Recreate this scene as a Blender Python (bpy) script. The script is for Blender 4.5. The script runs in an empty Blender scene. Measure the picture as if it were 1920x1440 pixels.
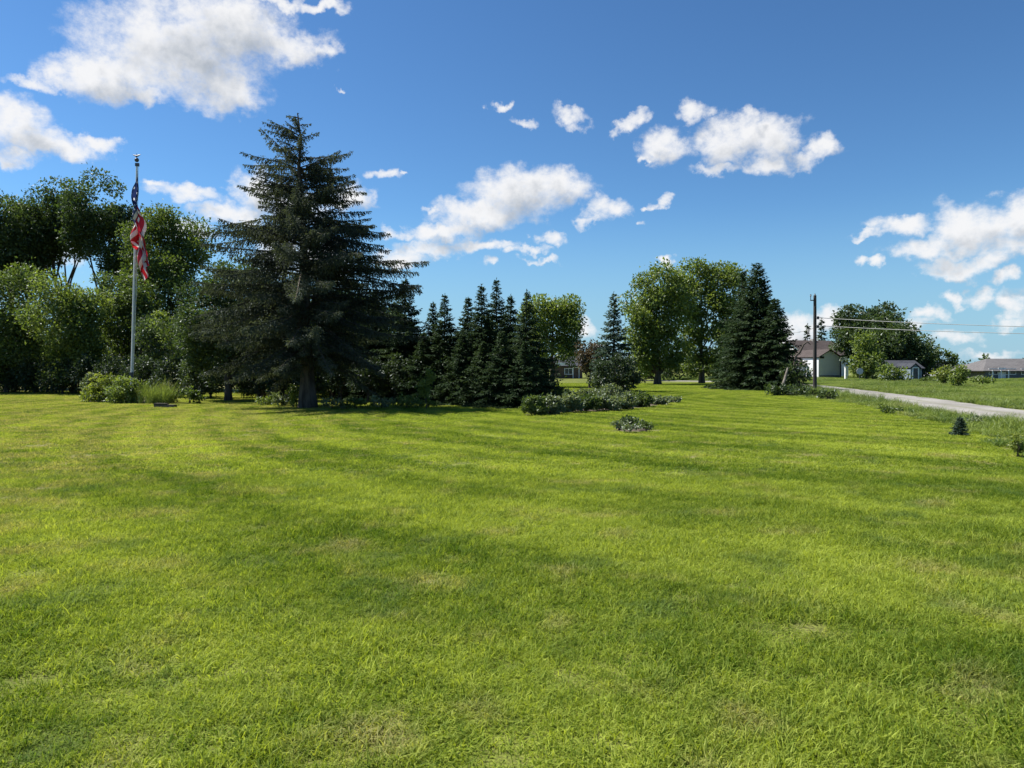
import bpy, math
import numpy as np
from mathutils import Vector

# ------------------------------------------------------------------ basics
scene = bpy.context.scene
COL = scene.collection
F = 1387.0            # focal length of the photograph in its own 1920-wide pixels
CH = 1.6              # eye height
PIT = math.atan(30 / F)
cP, sP = math.cos(PIT), math.sin(PIT)
rad = math.radians
SUN_AZ, SUN_EL = rad(-72), rad(55)      # azimuth from +Y, negative = to the left


def ray(px, py):
    x = (px - 960) / F
    u = (720 - py) / F
    return np.array((x, cP + u * sP, -sP + u * cP))


def gp(px, py):
    r = ray(px, py)
    t = CH / -r[2]
    return np.array((r[0] * t, r[1] * t))


def at(px, py, Y):
    r = ray(px, py)
    return np.array((0, 0, CH)) + r * (Y / r[1])


def xat(px, Y):
    return (px - 960) / F * Y / cP


def tag(o, label=None, cat=None, group=None, kind=None):
    if label: o['label'] = label
    if cat: o['category'] = cat
    if group: o['group'] = group
    if kind: o['kind'] = kind
    return o


def empty(name, loc, label, cat, group=None):
    o = bpy.data.objects.new(name, None)
    o.empty_display_size = 0.3
    COL.objects.link(o)
    o.location = loc
    return tag(o, label, cat, group)


class Buf:
    """collects quads, becomes one mesh object"""
    def __init__(s):
        s.v, s.f, s.t, s.n = [], [], [], 0

    def add(s, v, f, tone=0.5):
        v = np.asarray(v, float).reshape(-1, 3)
        f = np.asarray(f, np.int64).reshape(-1, 4)
        s.v.append(v)
        s.f.append(f + s.n)
        s.t.append(np.broadcast_to(np.asarray(tone, float), (len(v),)))
        s.n += len(v)

    def leaves(s, P, d, nrm, L, W, tone, fold=0.25):
        """folded rhombic leaves: base P, direction d, width across"""
        d = d / (np.linalg.norm(d, axis=1, keepdims=True) + 1e-9)
        b = np.cross(d, nrm)
        b /= (np.linalg.norm(b, axis=1, keepdims=True) + 1e-9)
        n2 = np.cross(b, d)
        L = np.broadcast_to(L, (len(P),))[:, None]
        W = np.broadcast_to(W, (len(P),))[:, None]
        mid = P + d * L * 0.45 - n2 * W * fold
        V = np.stack([P, mid + b * W * 0.5, P + d * L, mid - b * W * 0.5], 1).reshape(-1, 3)
        Fc = np.arange(len(P) * 4).reshape(-1, 4)
        s.add(V, Fc, np.repeat(np.broadcast_to(tone, (len(P),)), 4))

    def tube(s, pts, r, k=6, tone=0.5, cap=False):
        pts = np.asarray(pts, float)
        n = len(pts)
        r = np.broadcast_to(np.asarray(r, float), (n,))
        tg = np.gradient(pts, axis=0)
        tg /= np.linalg.norm(tg, axis=1, keepdims=True) + 1e-9
        ref = np.array((0.31, 0.95, 0.05)) if abs(tg[:, 2]).mean() > 0.5 else np.array((0.05, 0.1, 1.0))
        a = np.cross(tg, ref); a /= np.linalg.norm(a, axis=1, keepdims=True) + 1e-9
        b = np.cross(tg, a)
        th = np.linspace(0, 2 * math.pi, k, endpoint=False)
        ring = (a[:, None, :] * np.cos(th)[None, :, None] + b[:, None, :] * np.sin(th)[None, :, None])
        V = pts[:, None, :] + ring * r[:, None, None]
        i = np.arange(n - 1)[:, None] * k
        j = np.arange(k)[None, :]
        j2 = (j + 1) % k
        Fc = np.stack([i + j, i + j2, i + k + j2, i + k + j], -1).reshape(-1, 4)
        s.add(V.reshape(-1, 3), Fc, tone)
        if cap:
            for q in (0, n - 1):
                c = pts[q]
                Vc = np.concatenate([V[q], c[None]])
                fc = [(m, (m + 1) % k, k, k) for m in range(0, k)]
                # quads spanning two ring edges each (k even)
                fc = [(m, m + 1, (m + 2) % k, k) for m in range(0, k, 2)]
                s.add(Vc, fc, tone)

    def box(s, x0, x1, y0, y1, z0, z1, tone=0.5):
        V = [(x0, y0, z0), (x1, y0, z0), (x1, y1, z0), (x0, y1, z0), (x0, y0, z1), (x1, y0, z1), (x1, y1, z1), (x0, y1, z1)]
        s.add(V, [(0, 3, 2, 1), (4, 5, 6, 7), (0, 1, 5, 4), (1, 2, 6, 5), (2, 3, 7, 6), (3, 0, 4, 7)], tone)

    def slab(s, quad, th, tone=0.5):
        """a thick sheet: four corners (counter-clockwise seen from outside) pushed in by th"""
        q = np.asarray(quad, float)
        n = np.cross(q[1] - q[0], q[3] - q[0]); n /= np.linalg.norm(n) + 1e-9
        V = np.concatenate([q, q - n * th])
        s.add(V, [(0, 1, 2, 3), (7, 6, 5, 4), (0, 4, 5, 1), (1, 5, 6, 2), (2, 6, 7, 3), (3, 7, 4, 0)], tone)

    def build(s, name, mat, parent=None, loc=None, smooth=False):
        V = np.concatenate(s.v); Fc = np.concatenate(s.f); T = np.concatenate(s.t)
        me = bpy.data.meshes.new(name)
        me.vertices.add(len(V)); me.vertices.foreach_set('co', V.astype(np.float32).ravel())
        me.loops.add(Fc.size); me.loops.foreach_set('vertex_index', Fc.astype(np.int32).ravel())
        me.polygons.add(len(Fc))
        me.polygons.foreach_set('loop_start', np.arange(0, Fc.size, 4, dtype=np.int32))
        me.polygons.foreach_set('use_smooth', np.full(len(Fc), bool(smooth)))
        at_ = me.attributes.new('tone', 'FLOAT', 'POINT')
        at_.data.foreach_set('value', T.astype(np.float32))
        me.update(calc_edges=True)
        me.materials.append(mat)
        o = bpy.data.objects.new(name, me)
        COL.objects.link(o)
        if parent: o.parent = parent
        if loc is not None: o.location = loc
        return o


# ------------------------------------------------------------------ materials
def nt(m):
    m.use_nodes = True
    t = m.node_tree
    t.nodes.clear()
    return t


def N(t, typ, **kw):
    n = t.nodes.new(typ)
    for k, v in kw.items():
        if k.startswith('_'): setattr(n, k[1:], v)
        else: n.inputs[k.replace('__', ' ')].default_value = v
    return n


def math_(t, op, a, b=None, c=None, clamp=False):
    n = t.nodes.new('ShaderNodeMath'); n.operation = op; n.use_clamp = clamp
    for i, x in enumerate((a, b, c)):
        if x is None: continue
        if hasattr(x, 'links') or hasattr(x, 'is_linked'): t.links.new(x, n.inputs[i])
        else: n.inputs[i].default_value = x
    return n.outputs[0]


def vmath(t, op, a, b=None, c=None, out=0):
    n = t.nodes.new('ShaderNodeVectorMath'); n.operation = op
    for i, x in enumerate((a, b, c)):
        if x is None: continue
        if hasattr(x, 'is_linked'): t.links.new(x, n.inputs[i])
        else: n.inputs[i].default_value = x
    return n.outputs[out]


def mix(t, f, a, b, typ='MIX'):
    n = t.nodes.new('ShaderNodeMix'); n.data_type = 'RGBA'; n.blend_type = typ
    for idx, x in ((0, f), (6, a), (7, b)):
        if hasattr(x, 'is_linked'): t.links.new(x, n.inputs[idx])
        elif idx == 0: n.inputs[0].default_value = x
        else: n.inputs[idx].default_value = (*x, 1) if len(x) == 3 else x
    return n.outputs[2]


def smooth(t, x, lo, hi, a=0.0, b=1.0):
    n = t.nodes.new('ShaderNodeMapRange'); n.interpolation_type = 'SMOOTHSTEP'
    t.links.new(x, n.inputs[0])
    n.inputs[1].default_value = lo; n.inputs[2].default_value = hi
    n.inputs[3].default_value = a; n.inputs[4].default_value = b
    return n.outputs[0]


def noise(t, scale, detail=3, vec=None, rough=0.55, out=0):
    n = t.nodes.new('ShaderNodeTexNoise')
    n.inputs['Scale'].default_value = scale; n.inputs['Detail'].default_value = detail
    n.inputs['Roughness'].default_value = rough
    if vec is not None: t.links.new(vec, n.inputs['Vector'])
    return n.outputs[out]


def pos(t):
    return t.nodes.new('ShaderNodeNewGeometry').outputs['Position']


def attr(t, name):
    n = t.nodes.new('ShaderNodeAttribute'); n.attribute_name = name
    return n.outputs['Fac']


def leaf_bsdf(t, col, trans=0.4, tint=(1.15, 1.15, 0.55), gloss=0.06, rough=0.45):
    d = N(t, 'ShaderNodeBsdfDiffuse'); t.links.new(col, d.inputs[0])
    tr = N(t, 'ShaderNodeBsdfTranslucent')
    tc = mix(t, 1.0, col, tint, 'MULTIPLY'); t.links.new(tc, tr.inputs[0])
    m = N(t, 'ShaderNodeMixShader', Fac=trans); t.links.new(d.outputs[0], m.inputs[1]); t.links.new(tr.outputs[0], m.inputs[2])
    g = N(t, 'ShaderNodeBsdfGlossy', Roughness=rough); g.inputs[0].default_value = (0.8, 0.85, 0.9, 1)
    m2 = N(t, 'ShaderNodeMixShader', Fac=gloss); t.links.new(m.outputs[0], m2.inputs[1]); t.links.new(g.outputs[0], m2.inputs[2])
    o = N(t, 'ShaderNodeOutputMaterial'); t.links.new(m2.outputs[0], o.inputs[0])


def leaf_mat(name, dark, light, trans=0.4, nscale=0.7, gloss=0.06, tint=(1.15, 1.15, 0.55)):
    gloss *= 0.5
    m = bpy.data.materials.new(name); t = nt(m)
    nz = noise(t, nscale, 2, pos(t))
    f = math_(t, 'ADD', attr(t, 'tone'), math_(t, 'MULTIPLY', math_(t, 'SUBTRACT', nz, 0.5), 0.7), clamp=True)
    leaf_bsdf(t, mix(t, f, dark, light), trans, tint, gloss)
    return m


def plain(name, c1, c2=None, nscale=3.0, rough=0.8, metal=0.0, bump=0.0, stretch=None, spec=0.3):
    m = bpy.data.materials.new(name); t = nt(m)
    b = N(t, 'ShaderNodeBsdfPrincipled', Roughness=rough, Metallic=metal)
    b.inputs['Specular IOR Level'].default_value = spec
    tc = t.nodes.new('ShaderNodeTexCoord').outputs['Object']
    if stretch: tc = vmath(t, 'MULTIPLY', tc, stretch)
    nz = noise(t, nscale, 4, tc)
    f = smooth(t, nz, 0.3, 0.7)
    t.links.new(mix(t, f, c1, c2 or c1), b.inputs['Base Color'])
    if bump:
        bp = N(t, 'ShaderNodeBump', Strength=bump, Distance=0.02); t.links.new(nz, bp.inputs['Height']); t.links.new(bp.outputs[0], b.inputs['Normal'])
    o = N(t, 'ShaderNodeOutputMaterial'); t.links.new(b.outputs[0], o.inputs[0])
    return m


MOW_C = (24.6, 37.0, 0.0)


def lawn_color(t, blade):
    P = pos(t)
    P2 = vmath(t, 'MULTIPLY', P, (1, 1, 0))
    big = noise(t, 0.16, 3, P2)
    med = noise(t, 0.9, 4, P2)
    fine = noise(t, 5.0, 3, P2)
    # mowing lanes: arcs round a far corner of the lawn
    wob = math_(t, 'MULTIPLY', math_(t, 'SUBTRACT', noise(t, 0.12, 2, P2), 0.5), 2.6)
    r = math_(t, 'ADD', vmath(t, 'DISTANCE', P2, MOW_C, out=1), wob)
    st = math_(t, 'SINE', math_(t, 'MULTIPLY', r, 2 * math.pi / 1.25))
    st = smooth(t, st, -0.6, 0.6, -1, 1)
    st2 = math_(t, 'SINE', math_(t, 'MULTIPLY', r, 2 * math.pi / 3.4))
    f = math_(t, 'ADD', math_(t, 'MULTIPLY', big, 1.5), math_(t, 'MULTIPLY', med, 0.9))
    f = math_(t, 'ADD', f, math_(t, 'MULTIPLY', fine, 0.95))
    sy = t.nodes.new('ShaderNodeSeparateXYZ'); t.links.new(P, sy.inputs[0])
    f = math_(t, 'ADD', f, math_(t, 'MULTIPLY', st, smooth(t, math_(t, 'ADD', sy.outputs[1], math_(t, 'MULTIPLY', med, 6.0)), 8, 20, 0.03, 0.13)))
    f = math_(t, 'ADD', f, math_(t, 'MULTIPLY', math_(t, 'MULTIPLY', smooth(t, st2, -0.8, 0.8, -1, 1), smooth(t, sy.outputs[1], 14, 24, 1.0, 0.3)), 0.16))
    f = math_(t, 'SUBTRACT', f, 1.15)
    if blade:
        f = math_(t, 'ADD', f, math_(t, 'MULTIPLY', math_(t, 'SUBTRACT', attr(t, 'tone'), 0.5), 0.9))
    f = math_(t, 'MAXIMUM', math_(t, 'MINIMUM', f, 1.0), 0.0)
    c = mix(t, f, LAWN_D, LAWN_L)
    clov = smooth(t, noise(t, 1.1, 4, vmath(t, 'ADD', P2, (5, 19, 0))), 0.55, 0.68, 0.0, 0.5)
    c = mix(t, clov, c, (0.105, 0.175, 0.055))
    # dry matted patches; extra straw on the left also paints in pale lens flare
    sx = t.nodes.new('ShaderNodeSeparateXYZ'); t.links.new(P, sx.inputs[0])
    dry = math_(t, 'ADD', noise(t, 1.3, 4, vmath(t, 'ADD', P2, (31, 7, 0))), math_(t, 'MULTIPLY', smooth(t, sx.outputs[0], -1.5, -9), 0.15))
    dry = smooth(t, dry, 0.51, 0.76)
    if blade:
        dry = math_(t, 'MULTIPLY', dry, smooth(t, attr(t, 'tone'), 0.35, 0.75, 0.35, 1.0))
    return mix(t, math_(t, 'MULTIPLY', dry, 0.75), c, LAWN_S)


LAWN_D = (0.076, 0.142, 0.011)
LAWN_L = (0.372, 0.440, 0.072)
LAWN_S = (0.430, 0.370, 0.190)


def make_lawn_mats():
    m = bpy.data.materials.new('mown_grass_blades'); t = nt(m)
    leaf_bsdf(t, lawn_color(t, True), 0.5, (1.15, 1.12, 0.5), 0.006, 0.6)
    g = bpy.data.materials.new('turf_ground'); t = nt(g)
    c = mix(t, smooth(t, noise(t, 60, 3, pos(t)), 0.3, 0.7, 0.45, 0.9), lawn_color(t, False), (0.05, 0.045, 0.018))
    b = N(t, 'ShaderNodeBsdfPrincipled', Roughness=0.95); b.inputs['Specular IOR Level'].default_value = 0.1
    t.links.new(c, b.inputs['Base Color'])
    bp = N(t, 'ShaderNodeBump', Strength=0.6, Distance=0.05); t.links.new(noise(t, 9, 5, pos(t)), bp.inputs['Height']); t.links.new(bp.outputs[0], b.inputs['Normal'])
    o = N(t, 'ShaderNodeOutputMaterial'); t.links.new(b.outputs[0], o.inputs[0])
    return m, g


M_BLADE, M_TURF = make_lawn_mats()


def meadow_mat():
    m = bpy.data.materials.new('meadow_grass_blades'); t = nt(m)
    P2 = vmath(t, 'MULTIPLY', pos(t), (1, 1, 0))
    f = math_(t, 'ADD', noise(t, 0.25, 4, P2), math_(t, 'MULTIPLY', math_(t, 'SUBTRACT', attr(t, 'tone'), 0.5), 0.6))
    c = mix(t, smooth(t, f, 0.3, 0.75), (0.075, 0.130, 0.025), (0.24, 0.30, 0.07))
    c = mix(t, math_(t, 'MULTIPLY', smooth(t, noise(t, 0.6, 3, vmath(t, 'ADD', P2, (9, 3, 0))), 0.5, 0.75), 0.4), c, (0.30, 0.26, 0.15))
    leaf_bsdf(t, c, 0.42, (1.1, 1.1, 0.6), 0.02)
    return m


M_MEADOW = meadow_mat()
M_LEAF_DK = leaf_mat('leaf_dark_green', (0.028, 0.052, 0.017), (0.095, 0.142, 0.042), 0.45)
M_LEAF_UN = leaf_mat('leaf_shade_green', (0.018, 0.034, 0.014), (0.056, 0.085, 0.030), 0.34)  # darker copy of the dark leaf green, shade of the woods in its colour
M_LEAF_MID = leaf_mat('leaf_mid_green', (0.045, 0.078, 0.018), (0.15, 0.205, 0.048), 0.48)
M_LEAF_LT = leaf_mat('leaf_light_green', (0.075, 0.12, 0.024), (0.23, 0.29, 0.07), 0.5)
M_LEAF_YL = leaf_mat('leaf_yellow_green', (0.1, 0.145, 0.022), (0.29, 0.33, 0.065), 0.48)
M_LEAF_GR = leaf_mat('leaf_grey_green', (0.075, 0.11, 0.05), (0.24, 0.285, 0.135), 0.4, gloss=0.1)
M_LEAF_RD = leaf_mat('leaf_reddish', (0.045, 0.042, 0.022), (0.130, 0.105, 0.055), 0.35, tint=(1.1, 0.9, 0.8))
M_NEED = leaf_mat('needle_dark', (0.016, 0.034, 0.016), (0.058, 0.088, 0.036), 0.25, gloss=0.015)
M_NEED_OLD = leaf_mat('needle_grey_brown', (0.034, 0.044, 0.034), (0.098, 0.116, 0.086), 0.35, gloss=0.015)
M_NEED_BL = leaf_mat('needle_bluish', (0.028, 0.052, 0.038), (0.09, 0.13, 0.09), 0.28, gloss=0.02)
M_BARK = plain('bark', (0.035, 0.028, 0.022), (0.10, 0.085, 0.07), 6, 0.95, bump=0.8, stretch=(1, 1, 0.2))
M_BARK_GR = plain('bark_grey', (0.07, 0.062, 0.052), (0.17, 0.155, 0.13), 5, 0.95, bump=0.8, stretch=(1, 1, 0.25))
M_STEM = plain('green_stem', (0.05, 0.055, 0.02), (0.09, 0.08, 0.035), 8, 0.9)


# ------------------------------------------------------------------ plants
def rnd_dirs(rng, n):
    d = rng.normal(size=(n, 3))
    return d / np.linalg.norm(d, axis=1, keepdims=True)


def leaf_tree(name, label, cat, base_px, Y, lobes, mat, seed, group=None, trunk_r=0.16, leaf=1.0, cover=1.0,
              bark=None, clump=0.40, stems=1, parts=('crown', 'trunk'), depth=1.0, lift=0.5, limbs=14, fork=0.35):
    """lobes: (px, py, rx, ry) of the crown's bulges, turned into ellipsoids in metres at distance Y"""
    rng = np.random.default_rng(seed)
    base = np.array((xat(base_px, Y), Y, 0.0))
    pxm = Y / F                                    # metres per photograph pixel there
    root = empty(name, base, label, cat, group)
    B, W = Buf(), Buf()
    ctrs = []
    Ll = max(0.055, 5.2 * pxm) * leaf              # leaf length
    area = sum(rx * ry for _, _, rx, ry in lobes)
    ntot = int(cover * 1.35 * math.pi * area * 3.6 / (0.5 * 5.2 * leaf * 3.2 * leaf))
    gr = 1.1 if cat == 'tree' else 1.0
    for (px, py, rx, ry) in lobes:
        rx, ry = rx * gr, ry * gr
        c = at(px, py, Y) - base
        c[1] += rng.uniform(-0.35, 0.35) * rx * pxm * depth
        R = np.array((rx * pxm, rx * pxm * depth, ry * pxm))
        rm = (R[0] * R[2]) ** 0.5
        nc = int(np.clip(rng.normal(26, 2) * (rm / (rm + 0.25)), 9, 34))
        d = rnd_dirs(rng, nc)
        cc = c + d * R * rng.uniform(0.35, 0.98, (nc, 1)) ** 0.7
        cc[:, 2] = np.maximum(cc[:, 2], 0.10 + 0.1 * rng.random(nc))
        ctrs.append(cc)
        rc = rm * clump * rng.uniform(0.55, 1.25, nc)
        per = max(6, int(ntot * rx * ry / area / nc))
        for k in range(nc):
            n = max(5, int(per * (rc[k] / (rm * clump)) ** 1.6))
            dd = rnd_dirs(rng, n)
            rr = rc[k] * rng.uniform(0.15, 1.0, n) ** 0.5
            # a ragged sprig now and then reaches past the clump
            rr *= np.where(rng.random(n) < 0.10, rng.uniform(1.1, 1.7, n), 1.0)
            P = cc[k] + dd * rr[:, None] * np.array((1.08, 1.08, 0.82))
            P[:, 2] = np.maximum(P[:, 2], 0.03)
            ld = dd * 0.7 + rng.normal(size=(n, 3)) * 0.6 + np.array((0, 0, -0.25 + lift * 0.4))
            nr = rng.normal(size=(n, 3)) * 0.55 + dd * 0.5 + np.array((0, 0, 0.65))
            tone = np.clip(rng.normal(0.42 + rng.uniform(-0.22, 0.22), 0.16, n), 0, 1)
            L = Ll * rng.uniform(0.6, 1.3, n)
            B.leaves(P, ld, nr, L, L * rng.uniform(0.5, 0.75, n), tone)
    ctrs = np.concatenate(ctrs)
    top = ctrs[:, 2].max()
    zc = np.quantile(ctrs[:, 2], 0.75)
    mid = ctrs.mean(0)
    for s in range(stems):
        off = np.array((0, 0, 0.0)) if stems == 1 else np.append(rng.normal(size=2) * trunk_r * 2.0, 0)
        tgt = np.array((mid[0] * 0.8, mid[1] * 0.8, zc)) + np.append(rng.normal(size=2) * 0.05 * zc, 0)
        if stems > 1: tgt += np.append(rng.normal(size=2) * 0.16 * zc, 0)
        ss = np.linspace(0, 1, 9)[:, None]
        pts = off * (1 - ss) + np.array((tgt[0], tgt[1], 0)) * ss ** 1.6 + np.array((0, 0, 1)) * ss * tgt[2]
        pts[1:-1, :2] += rng.normal(size=(7, 2)) * 0.012 * zc
        pts[0, 2] = -0.05
        rr = trunk_r * (1.0 - 0.85 * ss[:, 0]) * (1 + 0.5 * np.exp(-ss[:, 0] * 14))
        W.tube(pts, rr, 7)
        idx = rng.choice(len(ctrs), min(len(ctrs), max(3, limbs // stems)), replace=False)
        for q in idx:
            e = ctrs[q]
            f = np.clip((e[2] / zc) * rng.uniform(fork, 0.85), 0.12, 0.95)
            i = f * 8; i0 = int(i); p0 = pts[i0] + (pts[min(8, i0 + 1)] - pts[i0]) * (i - i0)
            h = np.linspace(0, 1, 6)[:, None]
            m = (p0 + e) / 2 + np.array((0, 0, 0.12 * np.linalg.norm(e - p0)))
            lp = (1 - h) ** 2 * p0 + 2 * h * (1 - h) * m + h ** 2 * e
            lp[1:-1] += rng.normal(size=(4, 3)) * 0.02 * np.linalg.norm(e - p0)
            W.tube(lp, trunk_r * (1 - 0.7 * f) * (0.5 - 0.42 * h[:, 0]), 5)
    B.build(parts[0], mat, root)
    W.build(parts[1], bark or M_BARK, root)
    return root


def shrub(name, label, base_px, Y, lobes, mat, seed, group=None, cat='shrub', **kw):
    kw.setdefault('trunk_r', 0.03); kw.setdefault('stems', 4); kw.setdefault('limbs', 16)
    kw.setdefault('parts', ('foliage', 'stem')); kw.setdefault('fork', 0.15)
    return leaf_tree(name, label, cat, base_px, Y, lobes, mat, seed, group, **kw)


def conifer(name, label, px, Y, top_py, half_px, mat, seed, group=None, whorls=26, per=9, power=0.80, skirt=0.02,
            openness=0.0, droop=0.25, twig=1.0, trunk_r=None, base_px=None, card=1.0, lean=0.0, ragged=0.18, waist=None, cat='tree', bark=None, top_up=0.75, zj=0.5, hang=1.0, wild=0.08, nup=0.8, mid_up=0.22, tlf=0.34):
    rng = np.random.default_rng(seed)
    base = np.array((xat(base_px if base_px else px, Y), Y, 0.0))
    pxm = Y / F
    H = at(px, top_py, Y)[2]
    R = half_px * pxm * (1.0 if waist else 1.15)
    tipx = xat(px, Y) - base[0]
    root = empty(name, base, label, cat, group)
    B, W = Buf(), Buf()
    tr = trunk_r or 0.016 * H + 0.02
    ss = np.linspace(0, 1, 12)[:, None]
    tp = np.concatenate([tipx * ss + rng.normal(size=(12, 1)) * 0.004 * H * (ss > 0) * (ss < 1), rng.normal(size=(12, 1)) * 0.004 * H * (ss > 0), ss * H], 1)
    tp[0, 2] = -0.05
    W.tube(tp, tr * (1 - 0.93 * ss[:, 0]) * (1 + 0.4 * np.exp(-ss[:, 0] * 20)), 8)
    cl = max(0.09, 5.6 * pxm) * card               # spray card length
    for w in range(whorls):
        t = skirt + (1 - skirt) * (w / whorls) ** 0.93
        nb = per if t < 0.85 else max(3, per - 2)
        ph = rng.uniform(0, 6.28)
        prof = (1 - t) ** power * np.interp(t, (0, 0.5, 0.8, 1), (1, 1, 0.66, 0.6))
        if waist: prof = np.interp(t, waist[0], waist[1])
        for b in range(nb):
            if rng.random() < openness * (0.4 + t): continue
            z0 = (t + rng.uniform(-zj, zj) / whorls) * H
            z0 = min(z0, H * 0.985)
            L = R * prof * rng.uniform(1 - ragged * 1.6, 1 + ragged) + 0.02 * H * (1 - t)
            az = ph + 2 * math.pi * b / nb + rng.uniform(-0.35, 0.35)
            up = np.interp(t, (0, 0.5, 1), (-0.10, mid_up, top_up)) + rng.normal() * (wild if t < 0.82 else 0.06)
            hd = np.array((math.cos(az), math.sin(az), 0))
            sd = np.array((-hd[1], hd[0], 0))
            s = np.linspace(0, 1, 6)
            ctr = np.array((tipx * z0 / H, 0, z0))
            bp = ctr + hd * (L * s)[:, None] + np.array((0, 0, 1)) * (L * (up * s - droop * 1.6 * s ** 2 + droop * 0.9 * s ** 3))[:, None]
            bp[:, 2] = np.maximum(bp[:, 2], 0.06)
            W.tube(bp, np.maximum(tr * 0.22 * (1 - t * 0.6) * (1 - 0.85 * s), 0.004), 3)
            btone = np.clip(rng.normal(0.42, 0.16), 0.1, 0.8)
            nt_ = max(4, int(L / (cl * 0.40) * twig))
            sj = np.repeat(np.linspace(0.16, 1.0, nt_), 2) + rng.uniform(-0.03, 0.03, nt_ * 2)
            sj = np.clip(sj, 0.1, 1)
            side = np.tile((1, -1), nt_)
            k = sj * 5; k0 = np.minimum(k.astype(int), 4); fr = (k - k0)[:, None]
            P0 = bp[k0] * (1 - fr) + bp[k0 + 1] * fr
            tl = (tlf * L * (1.08 - sj) + 0.55 * cl) * rng.uniform(0.6, 1.2, nt_ * 2)
            td = hd * rng.uniform(0.45, 0.9, (nt_ * 2, 1)) + sd * (side * rng.uniform(0.5, 1.0, nt_ * 2))[:, None] + np.array((0, 0, 1)) * rng.uniform(-0.55, 0.05, (nt_ * 2, 1)) * (0.5 + droop * 2) * hang
            td /= np.linalg.norm(td, axis=1, keepdims=True)
            nk = np.maximum(1, np.minimum(6, np.round(tl / (cl * 0.62)))).astype(int)
            ii = np.repeat(np.arange(len(nk)), nk)
            jj = np.concatenate([np.arange(q) for q in nk])
            u = (jj / nk[ii])[:, None]
            P = P0[ii] + td[ii] * tl[ii][:, None] * u + rng.normal(size=(len(ii), 3)) * cl * 0.10
            P[:, 2] = np.maximum(P[:, 2], 0.04)
            dd = td[ii] + rng.normal(size=(len(ii), 3)) * 0.28 + np.array((0, 0, -droop * 0.7)) * (0.3 + u)
            nr = rng.normal(size=(len(ii), 3)) * 0.5 + np.array((0, 0, nup))
            B.leaves(P, dd, nr, cl * rng.uniform(0.7, 1.25, len(ii)), cl * rng.uniform(0.34, 0.58, len(ii)), np.clip(btone + rng.normal(size=len(ii)) * 0.14, 0, 1))
            # the tip shoot
            B.leaves(bp[-1:] - hd * cl * 0.3, hd[None] + np.array((0, 0, 0.15)), np.array(((0, 0, 1.0),)), cl * 1.1, cl * 0.35, btone + 0.1)
    n = 60 if waist else 14                                          # the leader
    zz = H * (1 - (0.14 if waist else 0.09) * rng.random(n))
    P = np.stack([np.full(n, tipx) * zz / H, np.zeros(n), zz], 1)
    d = rng.normal(size=(n, 3)) * 0.55 + np.array((0, 0, 0.9))
    B.leaves(P, d, rng.normal(size=(n, 3)), cl * 0.8, cl * 0.28, 0.5)
    B.build('crown', mat, root)
    W.build('trunk', bark or M_BARK, root)
    return root


def blade_buf(rng, n, size, hmin, hmax, w, lean, tuft=7, bend=0.5):
    """n grass blades growing in tufts on a square of that size"""
    nt_ = max(1, n // tuft)
    tc = rng.uniform(-size / 2, size / 2, (nt_, 2))
    ta = rng.uniform(0, 6.28, nt_); tl = np.abs(rng.normal(0, lean, nt_)); th = rng.uniform(0.7, 1.2, nt_); tt = rng.normal(0.5, 0.14, nt_)
    i = rng.integers(0, nt_, n)
    P = np.concatenate([tc[i] + rng.normal(size=(n, 2)) * 0.026 * (1 + hmax * 2), np.full((n, 1), -0.005)], 1)
    a = ta[i] + rng.normal(size=n) * 1.1
    ln = np.clip(tl[i] + np.abs(rng.normal(size=n)) * lean, 0.02, 1.45)
    h = rng.uniform(hmin, hmax, n) * th[i]
    hd = np.stack([np.cos(a), np.sin(a), np.zeros(n)], 1)
    fa = rng.uniform(0, 6.28, n)
    sd = np.stack([np.cos(fa), np.sin(fa), np.zeros(n)], 1) * (w * rng.uniform(0.6, 1.3, n))[:, None] * 0.5
    d1 = hd * np.sin(ln)[:, None] + np.array((0, 0, 1)) * np.cos(ln)[:, None]
    l2 = np.clip(ln + bend * rng.uniform(0.3, 1.6, n), 0, 1.75)
    d2 = hd * np.sin(l2)[:, None] + np.array((0, 0, 1)) * np.cos(l2)[:, None]
    m = P + d1 * (h * 0.55)[:, None]
    e = m + d2 * (h * 0.5)[:, None]
    V = np.stack([P - sd, P + sd, m + sd * 0.85, m - sd * 0.85, e + sd * 0.12, e - sd * 0.12], 1).reshape(-1, 3)
    V[:, 2] = np.maximum(V[:, 2], -0.005)
    o = (np.arange(n) * 6)[:, None]
    Fc = np.concatenate([o + np.array((0, 1, 2, 3)), o + np.array((3, 2, 4, 5))], 0)
    B = Buf()
    B.add(V, Fc, np.repeat(np.clip(tt[i] + rng.normal(size=n) * 0.2, 0, 1), 6))
    return B


def patch_collection(name, variants):
    c = bpy.data.collections.new(name)
    for o in variants:
        COL.objects.unlink(o)
        c.objects.link(o)
    return c


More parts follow.
